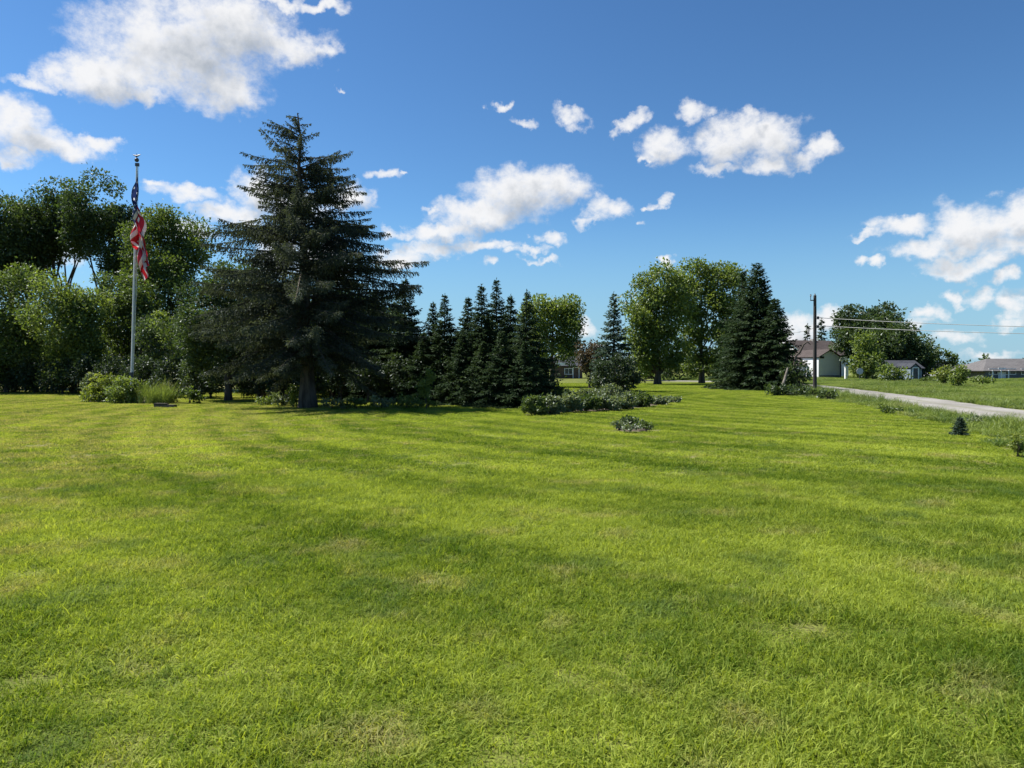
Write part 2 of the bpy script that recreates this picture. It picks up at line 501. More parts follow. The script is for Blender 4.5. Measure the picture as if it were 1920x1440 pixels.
def scatter(name, label, coll, pts, scl, nvar, seed, mat):
    """one object of points; each point carries one grass sod from coll"""
    rng = np.random.default_rng(seed)
    n = len(pts)
    me = bpy.data.meshes.new(name)
    me.vertices.add(n)
    me.vertices.foreach_set('co', np.concatenate([pts, np.zeros((n, 1))], 1).astype(np.float32).ravel())
    a = me.attributes.new('rot', 'FLOAT_VECTOR', 'POINT')
    r = np.zeros((n, 3)); r[:, 2] = rng.uniform(0, 6.28, n)
    a.data.foreach_set('vector', r.astype(np.float32).ravel())
    a = me.attributes.new('scl', 'FLOAT_VECTOR', 'POINT'); a.data.foreach_set('vector', scl.astype(np.float32).ravel())
    a = me.attributes.new('idx', 'INT', 'POINT'); a.data.foreach_set('value', rng.integers(0, nvar, n).astype(np.int32))
    me.materials.append(mat)
    me.update()
    o = bpy.data.objects.new(name, me); COL.objects.link(o)
    g = bpy.data.node_groups.new(name + '_sods', 'GeometryNodeTree')
    g.interface.new_socket('Geometry', in_out='INPUT', socket_type='NodeSocketGeometry')
    g.interface.new_socket('Geometry', in_out='OUTPUT', socket_type='NodeSocketGeometry')
    gi = g.nodes.new('NodeGroupInput'); go = g.nodes.new('NodeGroupOutput')
    ci = g.nodes.new('GeometryNodeCollectionInfo'); ci.inputs['Collection'].default_value = coll
    ci.inputs['Separate Children'].default_value = True; ci.inputs['Reset Children'].default_value = True
    ip = g.nodes.new('GeometryNodeInstanceOnPoints'); ip.inputs['Pick Instance'].default_value = True

    def na(nm, ty):
        q = g.nodes.new('GeometryNodeInputNamedAttribute'); q.data_type = ty; q.inputs['Name'].default_value = nm
        return q.outputs['Attribute']
    L = g.links.new
    L(gi.outputs[0], ip.inputs['Points']); L(ci.outputs[0], ip.inputs['Instance'])
    L(na('idx', 'INT'), ip.inputs['Instance Index'])
    er = g.nodes.new('FunctionNodeEulerToRotation'); L(na('rot', 'FLOAT_VECTOR'), er.inputs[0]); L(er.outputs[0], ip.inputs['Rotation'])
    L(na('scl', 'FLOAT_VECTOR'), ip.inputs['Scale'])
    L(ip.outputs[0], go.inputs[0])
    md = o.modifiers.new('sods', 'NODES'); md.node_group = g
    return tag(o, label, 'grass', kind='stuff')


# ------------------------------------------------------------------ sky, sun, camera
CLOUDS = [  # px, py, rx, ry, thinness
    (330, 95, 170, 95, 0), (440, 55, 120, 75, 0), (545, 85, 85, 38, .05), (195, 140, 110, 42, 0), (415, 175, 75, 45, .05), (600, 98, 45, 16, .15), (55, 152, 60, 16, .25), (120, 145, 60, 22, .1), (260, 175, 90, 20, .2),
    (25, 235, 85, 48, 0), (80, 265, 80, 32, 0), (150, 285, 45, 22, .1), (185, 265, 40, 20, .1), (-20, 285, 90, 20, .2),
    (600, 8, 60, 14, .1), (500, 0, 80, 14, .2),
    (340, 360, 80, 18, .2), (430, 395, 70, 24, .05), (480, 355, 50, 42, 0), (560, 380, 70, 34, 0), (660, 372, 36, 30, 0), (290, 342, 30, 12, .2), (600, 490, 60, 40, .1), (520, 470, 50, 50, .1),
    (720, 322, 36, 13, .2), (758, 320, 12, 5, .35),
    (1045, 345, 72, 36, 0), (970, 365, 95, 45, 0), (900, 395, 85, 30, 0), (830, 430, 75, 25, .05), (800, 465, 70, 20, .1), (910, 460, 60, 14, .1), (750, 480, 50, 18, .1), (815, 388, 14, 10, .2), (745, 430, 25, 14, .2),
    (1135, 388, 36, 24, .2), (1110, 412, 24, 12, .3), (1035, 443, 32, 17, .2), (1000, 465, 32, 10, .25), (1015, 485, 42, 8, .25), (912, 496, 17, 11, .3), (955, 470, 25, 9, .3),
    (932, 197, 22, 10, .25), (940, 183, 8, 6, .4), (985, 226, 32, 10, .3), (1072, 222, 30, 17, .25), (1075, 240, 16, 12, .45), (1185, 226, 32, 16, .2), (1158, 245, 14, 16, .45), (1270, 140, 10, 4, .5), (530, 157, 8, 5, .4), (625, 165, 16, 6, .5), (140, 205, 10, 6, .5),
    (1300, 208, 36, 23, .1), (1252, 275, 48, 34, .05), (1370, 262, 70, 44, 0), (1450, 262, 60, 48, 0), (1405, 225, 25, 20, .2), (1440, 315, 40, 26, .1), (1545, 278, 30, 28, .15), (1510, 305, 35, 22, .25), (1350, 315, 50, 14, .25), (1215, 300, 20, 10, .3),
    (1240, 379, 28, 11, .25), (1210, 385, 16, 7, .4), (1290, 409, 9, 6, .4), (1190, 415, 14, 8, .5),
    (1685, 420, 58, 24, .1), (1635, 440, 40, 8, .3), (1750, 465, 80, 25, .05), (1820, 425, 80, 44, 0), (1900, 405, 50, 50, 0), (1960, 400, 60, 80, 0), (1890, 460, 60, 30, .1), (1800, 500, 68, 24, .05), (1850, 490, 40, 20, .1), (1900, 520, 26, 16, .1), (1625, 492, 25, 13, .15),
    (1500, 612, 55, 30, .1), (1560, 592, 40, 22, .1), (1480, 640, 50, 30, .1), (1740, 588, 42, 18, .15), (1800, 556, 28, 14, .3), (1850, 555, 36, 24, .35), (1905, 580, 34, 36, .2), (1885, 610, 40, 14, .25), (1790, 635, 50, 18, .35), (1720, 610, 45, 14, .4), (1860, 668, 60, 12, .3), (1690, 640, 60, 16, .4),
    (1255, 497, 16, 12, .2), (1090, 620, 24, 22, .15), (130, 470, 60, 40, .3), (30, 490, 60, 20, .3), (350, 430, 60, 24, .2), (1010, 522, 8, 5, .5),
    # a few more outside the photograph
    (-300, 150, 160, 60, 0), (-420, 330, 150, 40, .1), (-200, 430, 90, 25, .2), (2250, 180, 190, 70, 0), (2330, 420, 150, 40, .1), (2150, 560, 120, 30, .2), (700, -260, 220, 90, .1), (1300, -240, 140, 50, .1), (-100, -220, 180, 80, .1), (1900, -200, 200, 70, .1),
]


def azel(px, py):
    r = ray(px, py)
    return math.atan2(r[0], r[1]), math.asin(r[2] / np.linalg.norm(r))


SKY_TINT = (0.36, 0.505, 0.585)
CLOUD_WHITE = 4.55
SKY_STR = 0.10


def make_world():
    w = bpy.data.worlds.new('World'); scene.world = w
    w.use_nodes = True
    t = w.node_tree; t.nodes.clear()
    sk = t.nodes.new('ShaderNodeTexSky'); sk.sky_type = 'NISHITA'; sk.sun_disc = False
    sk.sun_elevation = SUN_EL; sk.sun_rotation = SUN_AZ % (2 * math.pi)
    sk.air_density = 1.0; sk.dust_density = 0.15; sk.ozone_density = 2.5
    d = t.nodes.new('ShaderNodeTexCoord').outputs['Generated']
    s = t.nodes.new('ShaderNodeSeparateXYZ'); t.links.new(d, s.inputs[0])
    u = math_(t, 'ARCTAN2', s.outputs[0], s.outputs[1])
    v = math_(t, 'ARCSINE', s.outputs[2])
    cb = t.nodes.new('ShaderNodeCombineXYZ'); t.links.new(u, cb.inputs[0]); t.links.new(v, cb.inputs[1])
    uv = cb.outputs[0]
    n1 = noise(t, 16, 3, uv, 0.6, out=1)
    n2 = noise(t, 60, 4, vmath(t, 'ADD', uv, (3.1, 1.7, 0)), 0.6, out=1)
    w1 = vmath(t, 'MULTIPLY', vmath(t, 'SUBTRACT', n1, (0.5, 0.5, 0.5)), (0.075, 0.05, 0))
    w2 = vmath(t, 'MULTIPLY', vmath(t, 'SUBTRACT', n2, (0.5, 0.5, 0.5)), (0.030, 0.024, 0))
    P = vmath(t, 'ADD', vmath(t, 'ADD', uv, w1), w2)
    P = vmath(t, 'ADD', P, (0, 0, 1))
    fb = noise(t, 36, 8, vmath(t, 'MULTIPLY', uv, (1.0, 1.3, 1)), 0.68)

    def field(Pv):
        cur = None
        for (px, py, rx, ry, th) in CLOUDS:
            if rx <= 10: continue
            a, e = azel(px, py)
            ra = abs(azel(px + rx, py)[0] - azel(px - rx, py)[0]) / 2
            re = abs(azel(px, py - ry)[1] - azel(px, py + ry)[1]) / 2
            q = vmath(t, 'MULTIPLY_ADD', Pv, (1 / ra, 1 / re, 0), (-a / ra, -e / re, math.sqrt(th * 1.3)))
            dd = vmath(t, 'DOT_PRODUCT', q, q, out=1)
            if cur is None: cur = dd
            else:
                n = t.nodes.new('ShaderNodeMath'); n.operation = 'SMOOTH_MIN'; n.inputs[2].default_value = 0.35
                t.links.new(cur, n.inputs[0]); t.links.new(dd, n.inputs[1]); cur = n.outputs[0]
        return math_(t, 'SUBTRACT', 1.0, cur)
    den = field(P)
    off = vmath(t, 'ADD', P, (-0.010, 0.020, 0))
    den2 = field(off)
    fbc = math_(t, 'SUBTRACT', fb, 0.5)
    a_ = math_(t, 'ADD', math_(t, 'ADD', den, 0.22), math_(t, 'MULTIPLY', fbc, 2.3))
    alpha = smooth(t, a_, -0.35, 1.25)
    # self shadowing seen from below: thick middles are grey, rims and lit tops white
    fb2 = noise(t, 26, 5, vmath(t, 'ADD', uv, (-0.006, 0.012, 0.4)), 0.6)
    sh = math_(t, 'ADD', den2, math_(t, 'MULTIPLY', math_(t, 'SUBTRACT', fb2, 0.5), 2.0))
    shade = smooth(t, math_(t, 'ADD', sh, math_(t, 'MULTIPLY', fbc, 0.8)), 0.05, 1.75)
    W_ = CLOUD_WHITE
    cc = mix(t, shade, (W_, W_ * 1.0, W_ * 1.01), (W_ * 0.43, W_ * 0.48, W_ * 0.55))
    gm = t.nodes.new('ShaderNodeGamma'); gm.inputs[1].default_value = 1.22
    t.links.new(vmath(t, 'SCALE', sk.outputs[0], None), gm.inputs[0])
    gm.inputs[0].links[0].from_node.inputs['Scale'].default_value = 0.25
    gs = vmath(t, 'SCALE', gm.outputs[0], None); gs.node.inputs['Scale'].default_value = 4.0
    bright = mix(t, 1.0, gs, SKY_TINT, 'MULTIPLY')
    bright = mix(t, smooth(t, v, 0.22, 0.0, 0.0, 0.75), bright, (1.45, 2.55, 3.6))
    full = mix(t, math_(t, 'MULTIPLY', alpha, 0.97), bright, cc)
    bg = N(t, 'ShaderNodeBackground', Strength=SKY_STR); t.links.new(full, bg.inputs[0])
    o = t.nodes.new('ShaderNodeOutputWorld'); t.links.new(bg.outputs[0], o.inputs[0])
    w.cycles.sampling_method = 'MANUAL'; w.cycles.sample_map_resolution = 512


make_world()
sd = bpy.data.lights.new('sun', 'SUN'); sd.energy = 5.0; sd.angle = rad(0.5); sd.color = (1.0, 0.95, 0.86)
so = bpy.data.objects.new('sun', sd); COL.objects.link(so)
to_sun = Vector((math.sin(SUN_AZ) * math.cos(SUN_EL), math.cos(SUN_AZ) * math.cos(SUN_EL), math.sin(SUN_EL)))
so.rotation_euler = to_sun.to_track_quat('Z', 'Y').to_euler()
so.location = (-30, 20, 40)

cam = bpy.data.cameras.new('camera'); cam.sensor_width = 36; cam.lens = F / 1920 * 36
cam.clip_end = 5000
co = bpy.data.objects.new('camera', cam); COL.objects.link(co)
co.location = (0, 0, CH); co.rotation_euler = (math.pi / 2 - PIT, 0, 0)
scene.camera = co
scene.view_settings.view_transform = 'Standard'; scene.view_settings.look = 'None'
scene.view_settings.exposure = 1.05; scene.view_settings.gamma = 1.0
scene.cycles.max_bounces = 6; scene.cycles.diffuse_bounces = 3; scene.cycles.transmission_bounces = 3; scene.cycles.glossy_bounces = 2
scene.cycles.sample_clamp_indirect = 4

# ------------------------------------------------------------------ ground and road
B = Buf(); B.add([(-900, -200, 0), (900, -200, 0), (900, 1600, 0), (-900, 1600, 0)], [(0, 1, 2, 3)])
tag(B.build('ground', M_TURF), 'mown and rough grass ground running to the horizon', 'ground', kind='structure')

far_px = [(2900, 890), (2300, 814), (1920, 769), (1740, 745.5), (1640, 733.5), (1575, 726), (1530, 721.5), (1470, 718), (1380, 715.5), (1200, 713)]
far_e = np.array([gp(*p) for p in far_px])
tg = np.gradient(far_e, axis=0); tg /= np.linalg.norm(tg, axis=1, keepdims=True)
ln = np.stack([-tg[:, 1], tg[:, 0]], 1)
ln[ln[:, 0] > 0.0] *= -1
RW = 3.9
near_e = far_e + ln * RW


def resample(P, n):
    s = np.concatenate([[0], np.cumsum(np.linalg.norm(np.diff(P, axis=0), axis=1))])
    q = np.linspace(0, s[-1], n)
    return np.stack([np.interp(q, s, P[:, i]) for i in range(2)], 1)


fe, ne = resample(far_e, 90), resample(near_e, 90)
for arr in (fe, ne):
    for _ in range(6): arr[1:-1] = (arr[:-2] + 2 * arr[1:-1] + arr[2:]) / 4
rg = np.random.default_rng(5)
rows = np.linspace(0, 1, 9)
V = np.zeros((90, 9, 3))
for j, q in enumerate(rows):
    V[:, j, :2] = fe * (1 - q) + ne * q
    V[:, j, 2] = 0.012 + 0.06 * (1 - (2 * q - 1) ** 2)
V[:, 0, :2] += rg.normal(size=(90, 2)) * 0.12; V[:, -1, :2] += rg.normal(size=(90, 2)) * 0.12
V[:, 0, 2] = V[:, -1, 2] = 0.004
i = np.arange(89)[:, None] * 9; j = np.arange(8)[None]
Fq = np.stack([i + j, i + j + 1, i + 9 + j + 1, i + 9 + j], -1).reshape(-1, 4)
m = bpy.data.materials.new('gravel_road'); t = nt(m)
b = N(t, 'ShaderNodeBsdfPrincipled', Roughness=0.95); b.inputs['Specular IOR Level'].default_value = 0.15
P_ = pos(t)
c = mix(t, smooth(t, noise(t, 0.35, 4, P_), 0.35, 0.65), (0.205, 0.197, 0.182), (0.305, 0.294, 0.275))
c = mix(t, smooth(t, noise(t, 14, 3, P_), 0.35, 0.7, 0, 0.55), c, (0.13, 0.122, 0.11))
c = mix(t, smooth(t, math_(t, 'ADD', attr(t, 'tone'), math_(t, 'MULTIPLY', math_(t, 'SUBTRACT', noise(t, 1.2, 4, P_), 0.5), 0.9)), 0.05, 0.6, 0.7, 0.0), c, (0.15, 0.15, 0.10))
t.links.new(c, b.inputs['Base Color'])
bp_ = N(t, 'ShaderNodeBump', Strength=0.6, Distance=0.03); t.links.new(noise(t, 25, 3, P_), bp_.inputs['Height']); t.links.new(bp_.outputs[0], b.inputs['Normal'])
o_ = N(t, 'ShaderNodeOutputMaterial'); t.links.new(b.outputs[0], o_.inputs[0])
tone_r = np.tile((0.1, 0.5, 0.95, 0.6, 0.25, 0.6, 0.95, 0.5, 0.1), (90, 1)) + rg.normal(size=(90, 9)) * 0.08
B = Buf(); B.add(V.reshape(-1, 3), Fq, np.clip(tone_r, 0, 1).ravel())
tag(B.build('road', m, smooth=True), 'pale grey gravel lane running past the right edge of the lawn', 'road', kind='structure')


def inside(P, poly):
    x, y = P[:, 0], P[:, 1]
    r = np.zeros(len(P), bool)
    n = len(poly)
    for k in range(n):
        x0, y0 = poly[k]; x1, y1 = poly[(k + 1) % n]
        c_ = ((y0 > y) != (y1 > y)) & (x < (x1 - x0) * (y - y0) / (y1 - y0 + 1e-12) + x0)
        r ^= c_
    return r


road_poly = np.concatenate([fe, ne[::-1]])
lb = np.array([gp(*p) for p in [(2050, 888), (1920, 846), (1780, 796), (1700, 777), (1640, 764), (1560, 750), (1470, 741)]])
lb = np.concatenate([[(11.0, 1.0), (10.6, 8.0)], lb, [(20.5, 60), (26, 80), (20, 95)]])          # lawn edge, nearest first


def lawn_edge_x(y):
    return np.interp(y, lb[:, 1], lb[:, 0])


# ------------------------------------------------------------------ grass
def in_view(P, margin=1.12, extra=1.5):
    return (np.abs(P[:, 0]) < P[:, 1] * 0.692 * margin + extra)


def jitter_grid(rng, x0, x1, y0, y1, step, j=0.35):
    gx, gy = np.meshgrid(np.arange(x0, x1, step), np.arange(y0, y1, step))
    P = np.stack([gx.ravel(), gy.ravel()], 1)
    return P + rng.uniform(-j, j, P.shape) * step


rng = np.random.default_rng(11)
near_var = [blade_buf(np.random.default_rng(100 + k), (3000 + 500 * (k % 3)), 0.56, 0.025, (0.070, 0.095, 0.080)[k % 3], (0.0050, 0.0062, 0.0054)[k % 3], 0.55, 9, 0.8).build('sod', M_BLADE) for k in range(6)]
C_near = patch_collection('lawn_sods_near', near_var)
mid_var = [blade_buf(np.random.default_rng(120 + k), 3600, 1.1, 0.03, 0.06, 0.010, 0.55, 9, 0.7).build('sod', M_BLADE) for k in range(5)]
C_mid = patch_collection('lawn_sods_far', mid_var)
bed_polys = [np.array([gp(*p) for p in poly]) for poly in (
    [(985, 778), (1100, 772), (1200, 766), (1262, 756), (1270, 749), (1200, 742), (1100, 742), (1030, 748), (985, 765)],
    [(1152, 803), (1164, 809), (1200, 810), (1219, 806), (1214, 799), (1185, 796), (1160, 797)],
    [(157, 752), (230, 757), (300, 757), (325, 752), (300, 742), (180, 742)])]
M_MULCH = plain('bed_soil', (0.05, 0.04, 0.03), (0.11, 0.085, 0.06), 14, 0.95, bump=1.0)
for bpoly in bed_polys:
    c_ = bpoly.mean(0); q_ = resample(np.concatenate([bpoly, bpoly[:1]]), 65)[:-1]
    Bm = Buf()
    Vm = np.concatenate([np.concatenate([q_, np.full((64, 1), 0.004)], 1), np.concatenate([c_ + (q_ - c_) * 0.8, np.full((64, 1), 0.05)], 1), np.concatenate([c_ + (q_ - c_) * 0.02, np.full((64, 1), 0.06)], 1)])
    k_ = np.arange(64); k2 = (k_ + 1) % 64
    Bm.add(Vm, np.concatenate([np.stack([k_, k2, 64 + k2, 64 + k_], 1), np.stack([64 + k_, 64 + k2, 128 + k2, 128 + k_], 1)]))
    tag(Bm.build('garden_bed', M_MULCH, smooth=True), 'dark soil of a planting bed cut into the lawn', 'garden bed', kind='structure')
P = jitter_grid(rng, -14, 14, 1.2, 11.2, 0.40)
P = P[in_view(P, 1.12, 4.5) & (P[:, 0] < lawn_edge_x(P[:, 1]))]
s = rng.uniform(0.85, 1.2, (len(P), 1)) * np.array((1, 1, 1.0)); s[:, 2] *= rng.uniform(0.7, 1.25, len(P))
scatter('lawn_grass', 'short mown green grass close to the camera', C_near, P, s, 6, 21, M_BLADE)
P = jitter_grid(rng, -70, 60, 10.8, 78, 0.8)
keep = in_view(P, 1.08, 5) & (P[:, 0] < lawn_edge_x(P[:, 1])) & ~inside(P, road_poly)
for bpoly in bed_polys: keep &= ~inside(P, bpoly)
keep &= ~((P[:, 0] < -4) & (P[:, 1] > 50))
P = P[keep]
s = rng.uniform(0.9, 1.2, (len(P), 1)) * np.ones((1, 3)); s[:, 2] *= rng.uniform(0.8, 1.2, len(P))
scatter('lawn_grass', 'mown green grass of the lawn reaching back to the trees', C_mid, P, s, 5, 22, M_BLADE)

tall_var = []
for k in range(5):
    r_ = np.random.default_rng(140 + k)
    tall_var.append(blade_buf(r_, 750, 1.15, 0.16, 0.46, 0.013, 0.26, 12, 0.5).build('sod', M_MEADOW))
C_tall = patch_collection('meadow_sods', tall_var)
P = jitter_grid(rng, 5, 120, 1.5, 125, 0.95)
clear = ~inside(P, road_poly)
vx = P[:, 0] - lawn_edge_x(P[:, 1])
# verge: between lawn and road; meadow: beyond the road
fx = np.interp(P[:, 1], fe[:60, 1], fe[:60, 0])
verge = clear & (vx > 0.1) & (P[:, 0] < fx) & in_view(P, 1.1, 6)
Pv = P[verge]
s = np.ones((len(Pv), 3)); s[:, 2] = rng.uniform(0.5, 1.25, len(Pv)) * np.clip(0.30 + vx[verge] * 0.45, 0.3, 1.1)
scatter('verge_grass', 'unmown weedy grass strip between the lawn and the gravel lane', C_tall, Pv, s, 5, 23, M_MEADOW)
md_ = clear & (P[:, 0] > fx) & in_view(P, 1.08, 6)
Pm = P[md_]
s = np.ones((len(Pm), 3)); s[:, 2] = rng.uniform(0.35, 1.0, len(Pm)) * (0.65 + 0.35 * np.sin(Pm[:, 0] * 0.35 + 1.3 * np.sin(Pm[:, 1] * 0.21)))
scatter('meadow_grass', 'rough uncut meadow grass beyond the gravel lane', C_tall, Pm, s, 5, 24, M_MEADOW)

# ------------------------------------------------------------------ woods on the left
WG = 'broadleaf trees of the woods behind the flagpole'
leaf_tree('broadleaf_tree', 'tall green tree at the far left edge of the photo, rising behind the shrubs', 'tree', 20, 58,
          [(-25, 440, 70, 72), (28, 424, 52, 55), (5, 480, 66, 60), (64, 445, 50, 62), (-60, 500, 60, 60), (40, 500, 40, 40)], M_LEAF_DK, 1, WG, 0.30)
leaf_tree('broadleaf_tree', 'tall tree with sky gaps beside its bare trunk, second from the far left', 'tree', 112, 59,
          [(112, 412, 54, 54), (85, 440, 50, 52), (140, 432, 48, 46), (75, 480, 34, 40)], M_LEAF_DK, 2, WG, 0.28)
leaf_tree('broadleaf_tree', 'tall tree just left of the flag, with twin lower limbs showing against the sky', 'tree', 170, 57,
          [(192, 402, 52, 56), (228, 435, 42, 50), (165, 430, 46, 46), (215, 465, 52, 50), (240, 500, 40, 40)], M_LEAF_DK, 3, WG, 0.24, stems=2)
leaf_tree('broadleaf_tree', 'rounded lighter tree just right of the flag, before a strip of cloud', 'tree', 305, 53,
          [(318, 438, 54, 54), (285, 480, 46, 64), (348, 475, 38, 50), (310, 540, 66, 66)], M_LEAF_MID, 4, WG, 0.2)
leaf_tree('broadleaf_tree', 'low wide dark tree with a leaning bare trunk left of the big spruce', 'tree', 428, 36,
          [(420, 535, 42, 45), (465, 555, 42, 60), (385, 600, 42, 65), (440, 640, 66, 60), (490, 630, 40, 60), (360, 650, 30, 45)], M_LEAF_DK, 5, WG, 0.15)
leaf_tree('broadleaf_tree', 'dark filled tree standing behind the big spruce on its left', 'tree', 530, 42,
          [(520, 610, 55, 70), (560, 650, 60, 70), (500, 680, 50, 50)], M_LEAF_DK, 6, WG, 0.16)
leaf_tree('broadleaf_tree', 'dark filled tree standing behind the big spruce on its right', 'tree', 650, 43,
          [(640, 600, 60, 60), (690, 620, 50, 65), (650, 680, 70, 50)], M_LEAF_DK, 7, WG, 0.16)
SG = 'tall shrubs along the foot of the woods'
shrub('tall_shrub', 'tall dense shrub at the left edge of the photo', 20, 48, [(-40, 600, 80, 95), (40, 580, 60, 75), (30, 670, 85, 62), (-70, 680, 60, 60)], M_LEAF_MID, 11, SG, trunk_r=0.07)
shrub('tall_shrub', 'tall shrub with a sunlit right flank, left of the flagpole', 140, 46, [(115, 590, 56, 70), (150, 650, 48, 75), (120, 690, 60, 45), (168, 630, 28, 66), (150, 570, 40, 46)], M_LEAF_LT, 12, SG, trunk_r=0.07)
shrub('tall_shrub', 'tall shrub directly behind the flagpole', 235, 49, [(210, 565, 44, 52), (235, 640, 52, 80), (265, 590, 42, 66), (200, 690, 30, 40)], M_LEAF_MID, 13, SG, trunk_r=0.07)
shrub('tall_shrub', 'dark shrub low in the gap right of the flagpole', 280, 45.5, [(275, 690, 32, 42), (300, 640, 36, 60)], M_LEAF_DK, 14, SG, trunk_r=0.05)
shrub('sapling', 'loose pale leaved sapling standing right of the flagpole', 335, 41, [(322, 625, 22, 26), (342, 662, 20, 30), (350, 700, 18, 24), (305, 600, 18, 18)], M_LEAF_LT, 15, None, 'tree', trunk_r=0.035, stems=3, cover=0.6)
shrub('tall_shrub', 'leafy shrub under the leaning bare trunk', 395, 39, [(375, 710, 26, 32), (400, 690, 26, 40)], M_LEAF_MID, 16, SG)
shrub('tall_shrub', 'dark shrub between the leaning trunk and the big spruce trunk', 490, 39, [(470, 705, 36, 40), (520, 690, 36, 50)], M_LEAF_DK, 17, SG, trunk_r=0.05)
shrub('tall_shrub', 'dark shrub right behind the big spruce trunk', 620, 38, [(600, 700, 40, 46), (650, 705, 44, 40)], M_LEAF_DK, 18, SG, trunk_r=0.05)
shrub('tall_shrub', 'dark shrub under the spruces right of the big spruce', 710, 38, [(700, 700, 40, 44), (745, 710, 34, 36)], M_LEAF_DK, 19, SG, trunk_r=0.05)

# the big old spruce
conifer('old_spruce', 'very tall open old spruce with drooping boughs, highest tree of the photo', 562, 29.6, 213, 196, M_NEED_OLD, 31, None,
        whorls=46, per=11, skirt=0.17, openness=0.47, droop=0.40, tlf=0.25, twig=0.95, zj=3.4, hang=3.0, wild=0.16, nup=0.05, trunk_r=0.30, base_px=577, card=0.80, ragged=0.20, bark=M_BARK,
        waist=((0, 0.17, 0.30, 0.44, 0.50, 0.64, 0.685, 0.79, 0.88, 0.93, 0.97, 1), (0.40, 0.50, 0.95, 1.0, 0.84, 0.70, 0.56, 0.42, 0.31, 0.23, 0.14, 0.02)), top_up=0.6, mid_up=0.27)
CG = 'spruces in the dark row behind the lawn'
UG = 'understory trees in the shade of the woods'
for k, (px, py, rx, ry, Yu) in enumerate([(-60, 640, 60, 70, 54), (60, 640, 60, 60, 56), (150, 640, 60, 60, 54), (250, 620, 55, 75, 57), (340, 630, 55, 70, 52), (400, 610, 60, 80, 50), (460, 620, 60, 80, 46), (560, 640, 60, 70, 47), (630, 640, 60, 80, 49), (710, 640, 60, 75, 47), (780, 670, 50, 50, 44), (850, 670, 50, 55, 42), (920, 670, 55, 55, 41), (985, 685, 40, 45, 40)]):
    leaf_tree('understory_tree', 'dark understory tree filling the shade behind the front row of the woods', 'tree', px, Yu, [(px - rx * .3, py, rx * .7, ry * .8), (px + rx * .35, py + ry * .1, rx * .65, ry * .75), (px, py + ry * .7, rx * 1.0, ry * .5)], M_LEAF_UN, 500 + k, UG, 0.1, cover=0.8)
BGU = 'low bushes in the shade of the woods'
for k, px in enumerate(range(-90, 1010, 52)):
    Yu = float(np.interp(px, (-90, 300, 430, 560, 800, 1000), (50, 41, 37, 35.5, 34, 31.5)))
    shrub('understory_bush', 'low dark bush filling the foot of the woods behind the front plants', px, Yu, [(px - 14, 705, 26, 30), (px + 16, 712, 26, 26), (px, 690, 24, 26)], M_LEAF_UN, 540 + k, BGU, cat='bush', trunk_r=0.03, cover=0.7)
conifer('spruce', 'dark spruce leaning into the right side of the big old spruce', 705, 38, 540, 72, M_NEED, 41, CG)
conifer('spruce', 'broad dark spruce just right of the big old spruce', 760, 36.5, 518, 74, M_NEED, 42, CG, whorls=28, per=8)
conifer('spruce', 'short spruce at the gap, between the broad one and the next spire', 812, 37, 566, 46, M_NEED, 43, CG)
conifer('spruce', 'slim spruce with a clear single spire right of the gap in the row', 834, 34, 552, 54, M_NEED, 44, CG)
conifer('spruce', 'spruce with a blunt top, left of the two tallest spires', 878, 35, 556, 58, M_NEED, 45, CG)
conifer('spruce', 'second tallest spire of the row, left of the tallest', 903, 33, 532, 60, M_NEED, 46, CG, whorls=26)
conifer('spruce', 'tallest thin spire of the row', 931, 36, 523, 58, M_NEED, 47, CG, whorls=27)
conifer('spruce', 'spruce standing right of the tallest spire', 957, 33, 553, 58, M_NEED, 48, CG)
conifer('spruce', 'spruce at the right end of the row, before the round tree', 988, 31, 545, 66, M_NEED, 49, CG, whorls=26, per=8)
conifer('spruce', 'low filled spruce in the front of the row', 868, 32.5, 625, 52, M_NEED, 50, CG, per=8)
conifer('spruce', 'low filled spruce under the gap, right of the broad spruce', 795, 34, 622, 50, M_NEED, 52, CG, per=9)
conifer('spruce', 'low filled spruce under the slim single spire', 838, 33.5, 640, 46, M_NEED, 53, CG, per=9)
conifer('spruce', 'low filled spruce between the two tallest spires and the lawn', 906, 31.5, 640, 50, M_NEED, 54, CG, per=9)
conifer('spruce', 'low filled spruce at the very right foot of the row', 985, 29.6, 640, 50, M_NEED, 55, CG, per=9)
conifer('spruce', 'low filled spruce at the front right of the row', 940, 30.5, 620, 56, M_NEED, 51, CG, per=8)

leaf_tree('broadleaf_tree', 'round bright tree standing behind the right end of the spruce row', 'tree', 1035, 62,
          [(1038, 598, 44, 44), (1015, 578, 36, 28), (1066, 592, 26, 36), (1030, 645, 50, 42), (1066, 640, 24, 32)], M_LEAF_LT, 61, None, 0.2)
leaf_tree('broadleaf_tree', 'small brownish tree in the gap left of the lone spruce', 'tree', 1106, 58,
          [(1105, 655, 22, 16), (1120, 668, 20, 22), (1095, 675, 12, 18)], M_LEAF_RD, 62, None, 0.09)
conifer('spruce', 'lone bluish spruce between the gap and the broadleaf pair', 1150, 50, 548, 46, M_NEED_BL, 63, None, whorls=24, per=7)
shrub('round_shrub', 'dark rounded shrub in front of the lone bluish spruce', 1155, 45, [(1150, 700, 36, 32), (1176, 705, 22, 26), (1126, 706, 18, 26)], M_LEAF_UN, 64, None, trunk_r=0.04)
TG = 'broadleaf pair at the far end of the lawn'
leaf_tree('broadleaf_tree', 'left tree of the broadleaf pair, beside the lone bluish spruce, sunlit on its left', 'tree', 1233, 72,
          [(1235, 535, 40, 38), (1200, 565, 34, 40), (1238, 590, 42, 46), (1198, 630, 24, 44), (1268, 575, 30, 48), (1230, 640, 40, 40), (1205, 665, 24, 28), (1262, 655, 26, 32), (1215, 690, 24, 16), (1258, 684, 20, 18)], M_LEAF_LT, 65, TG, 0.3)
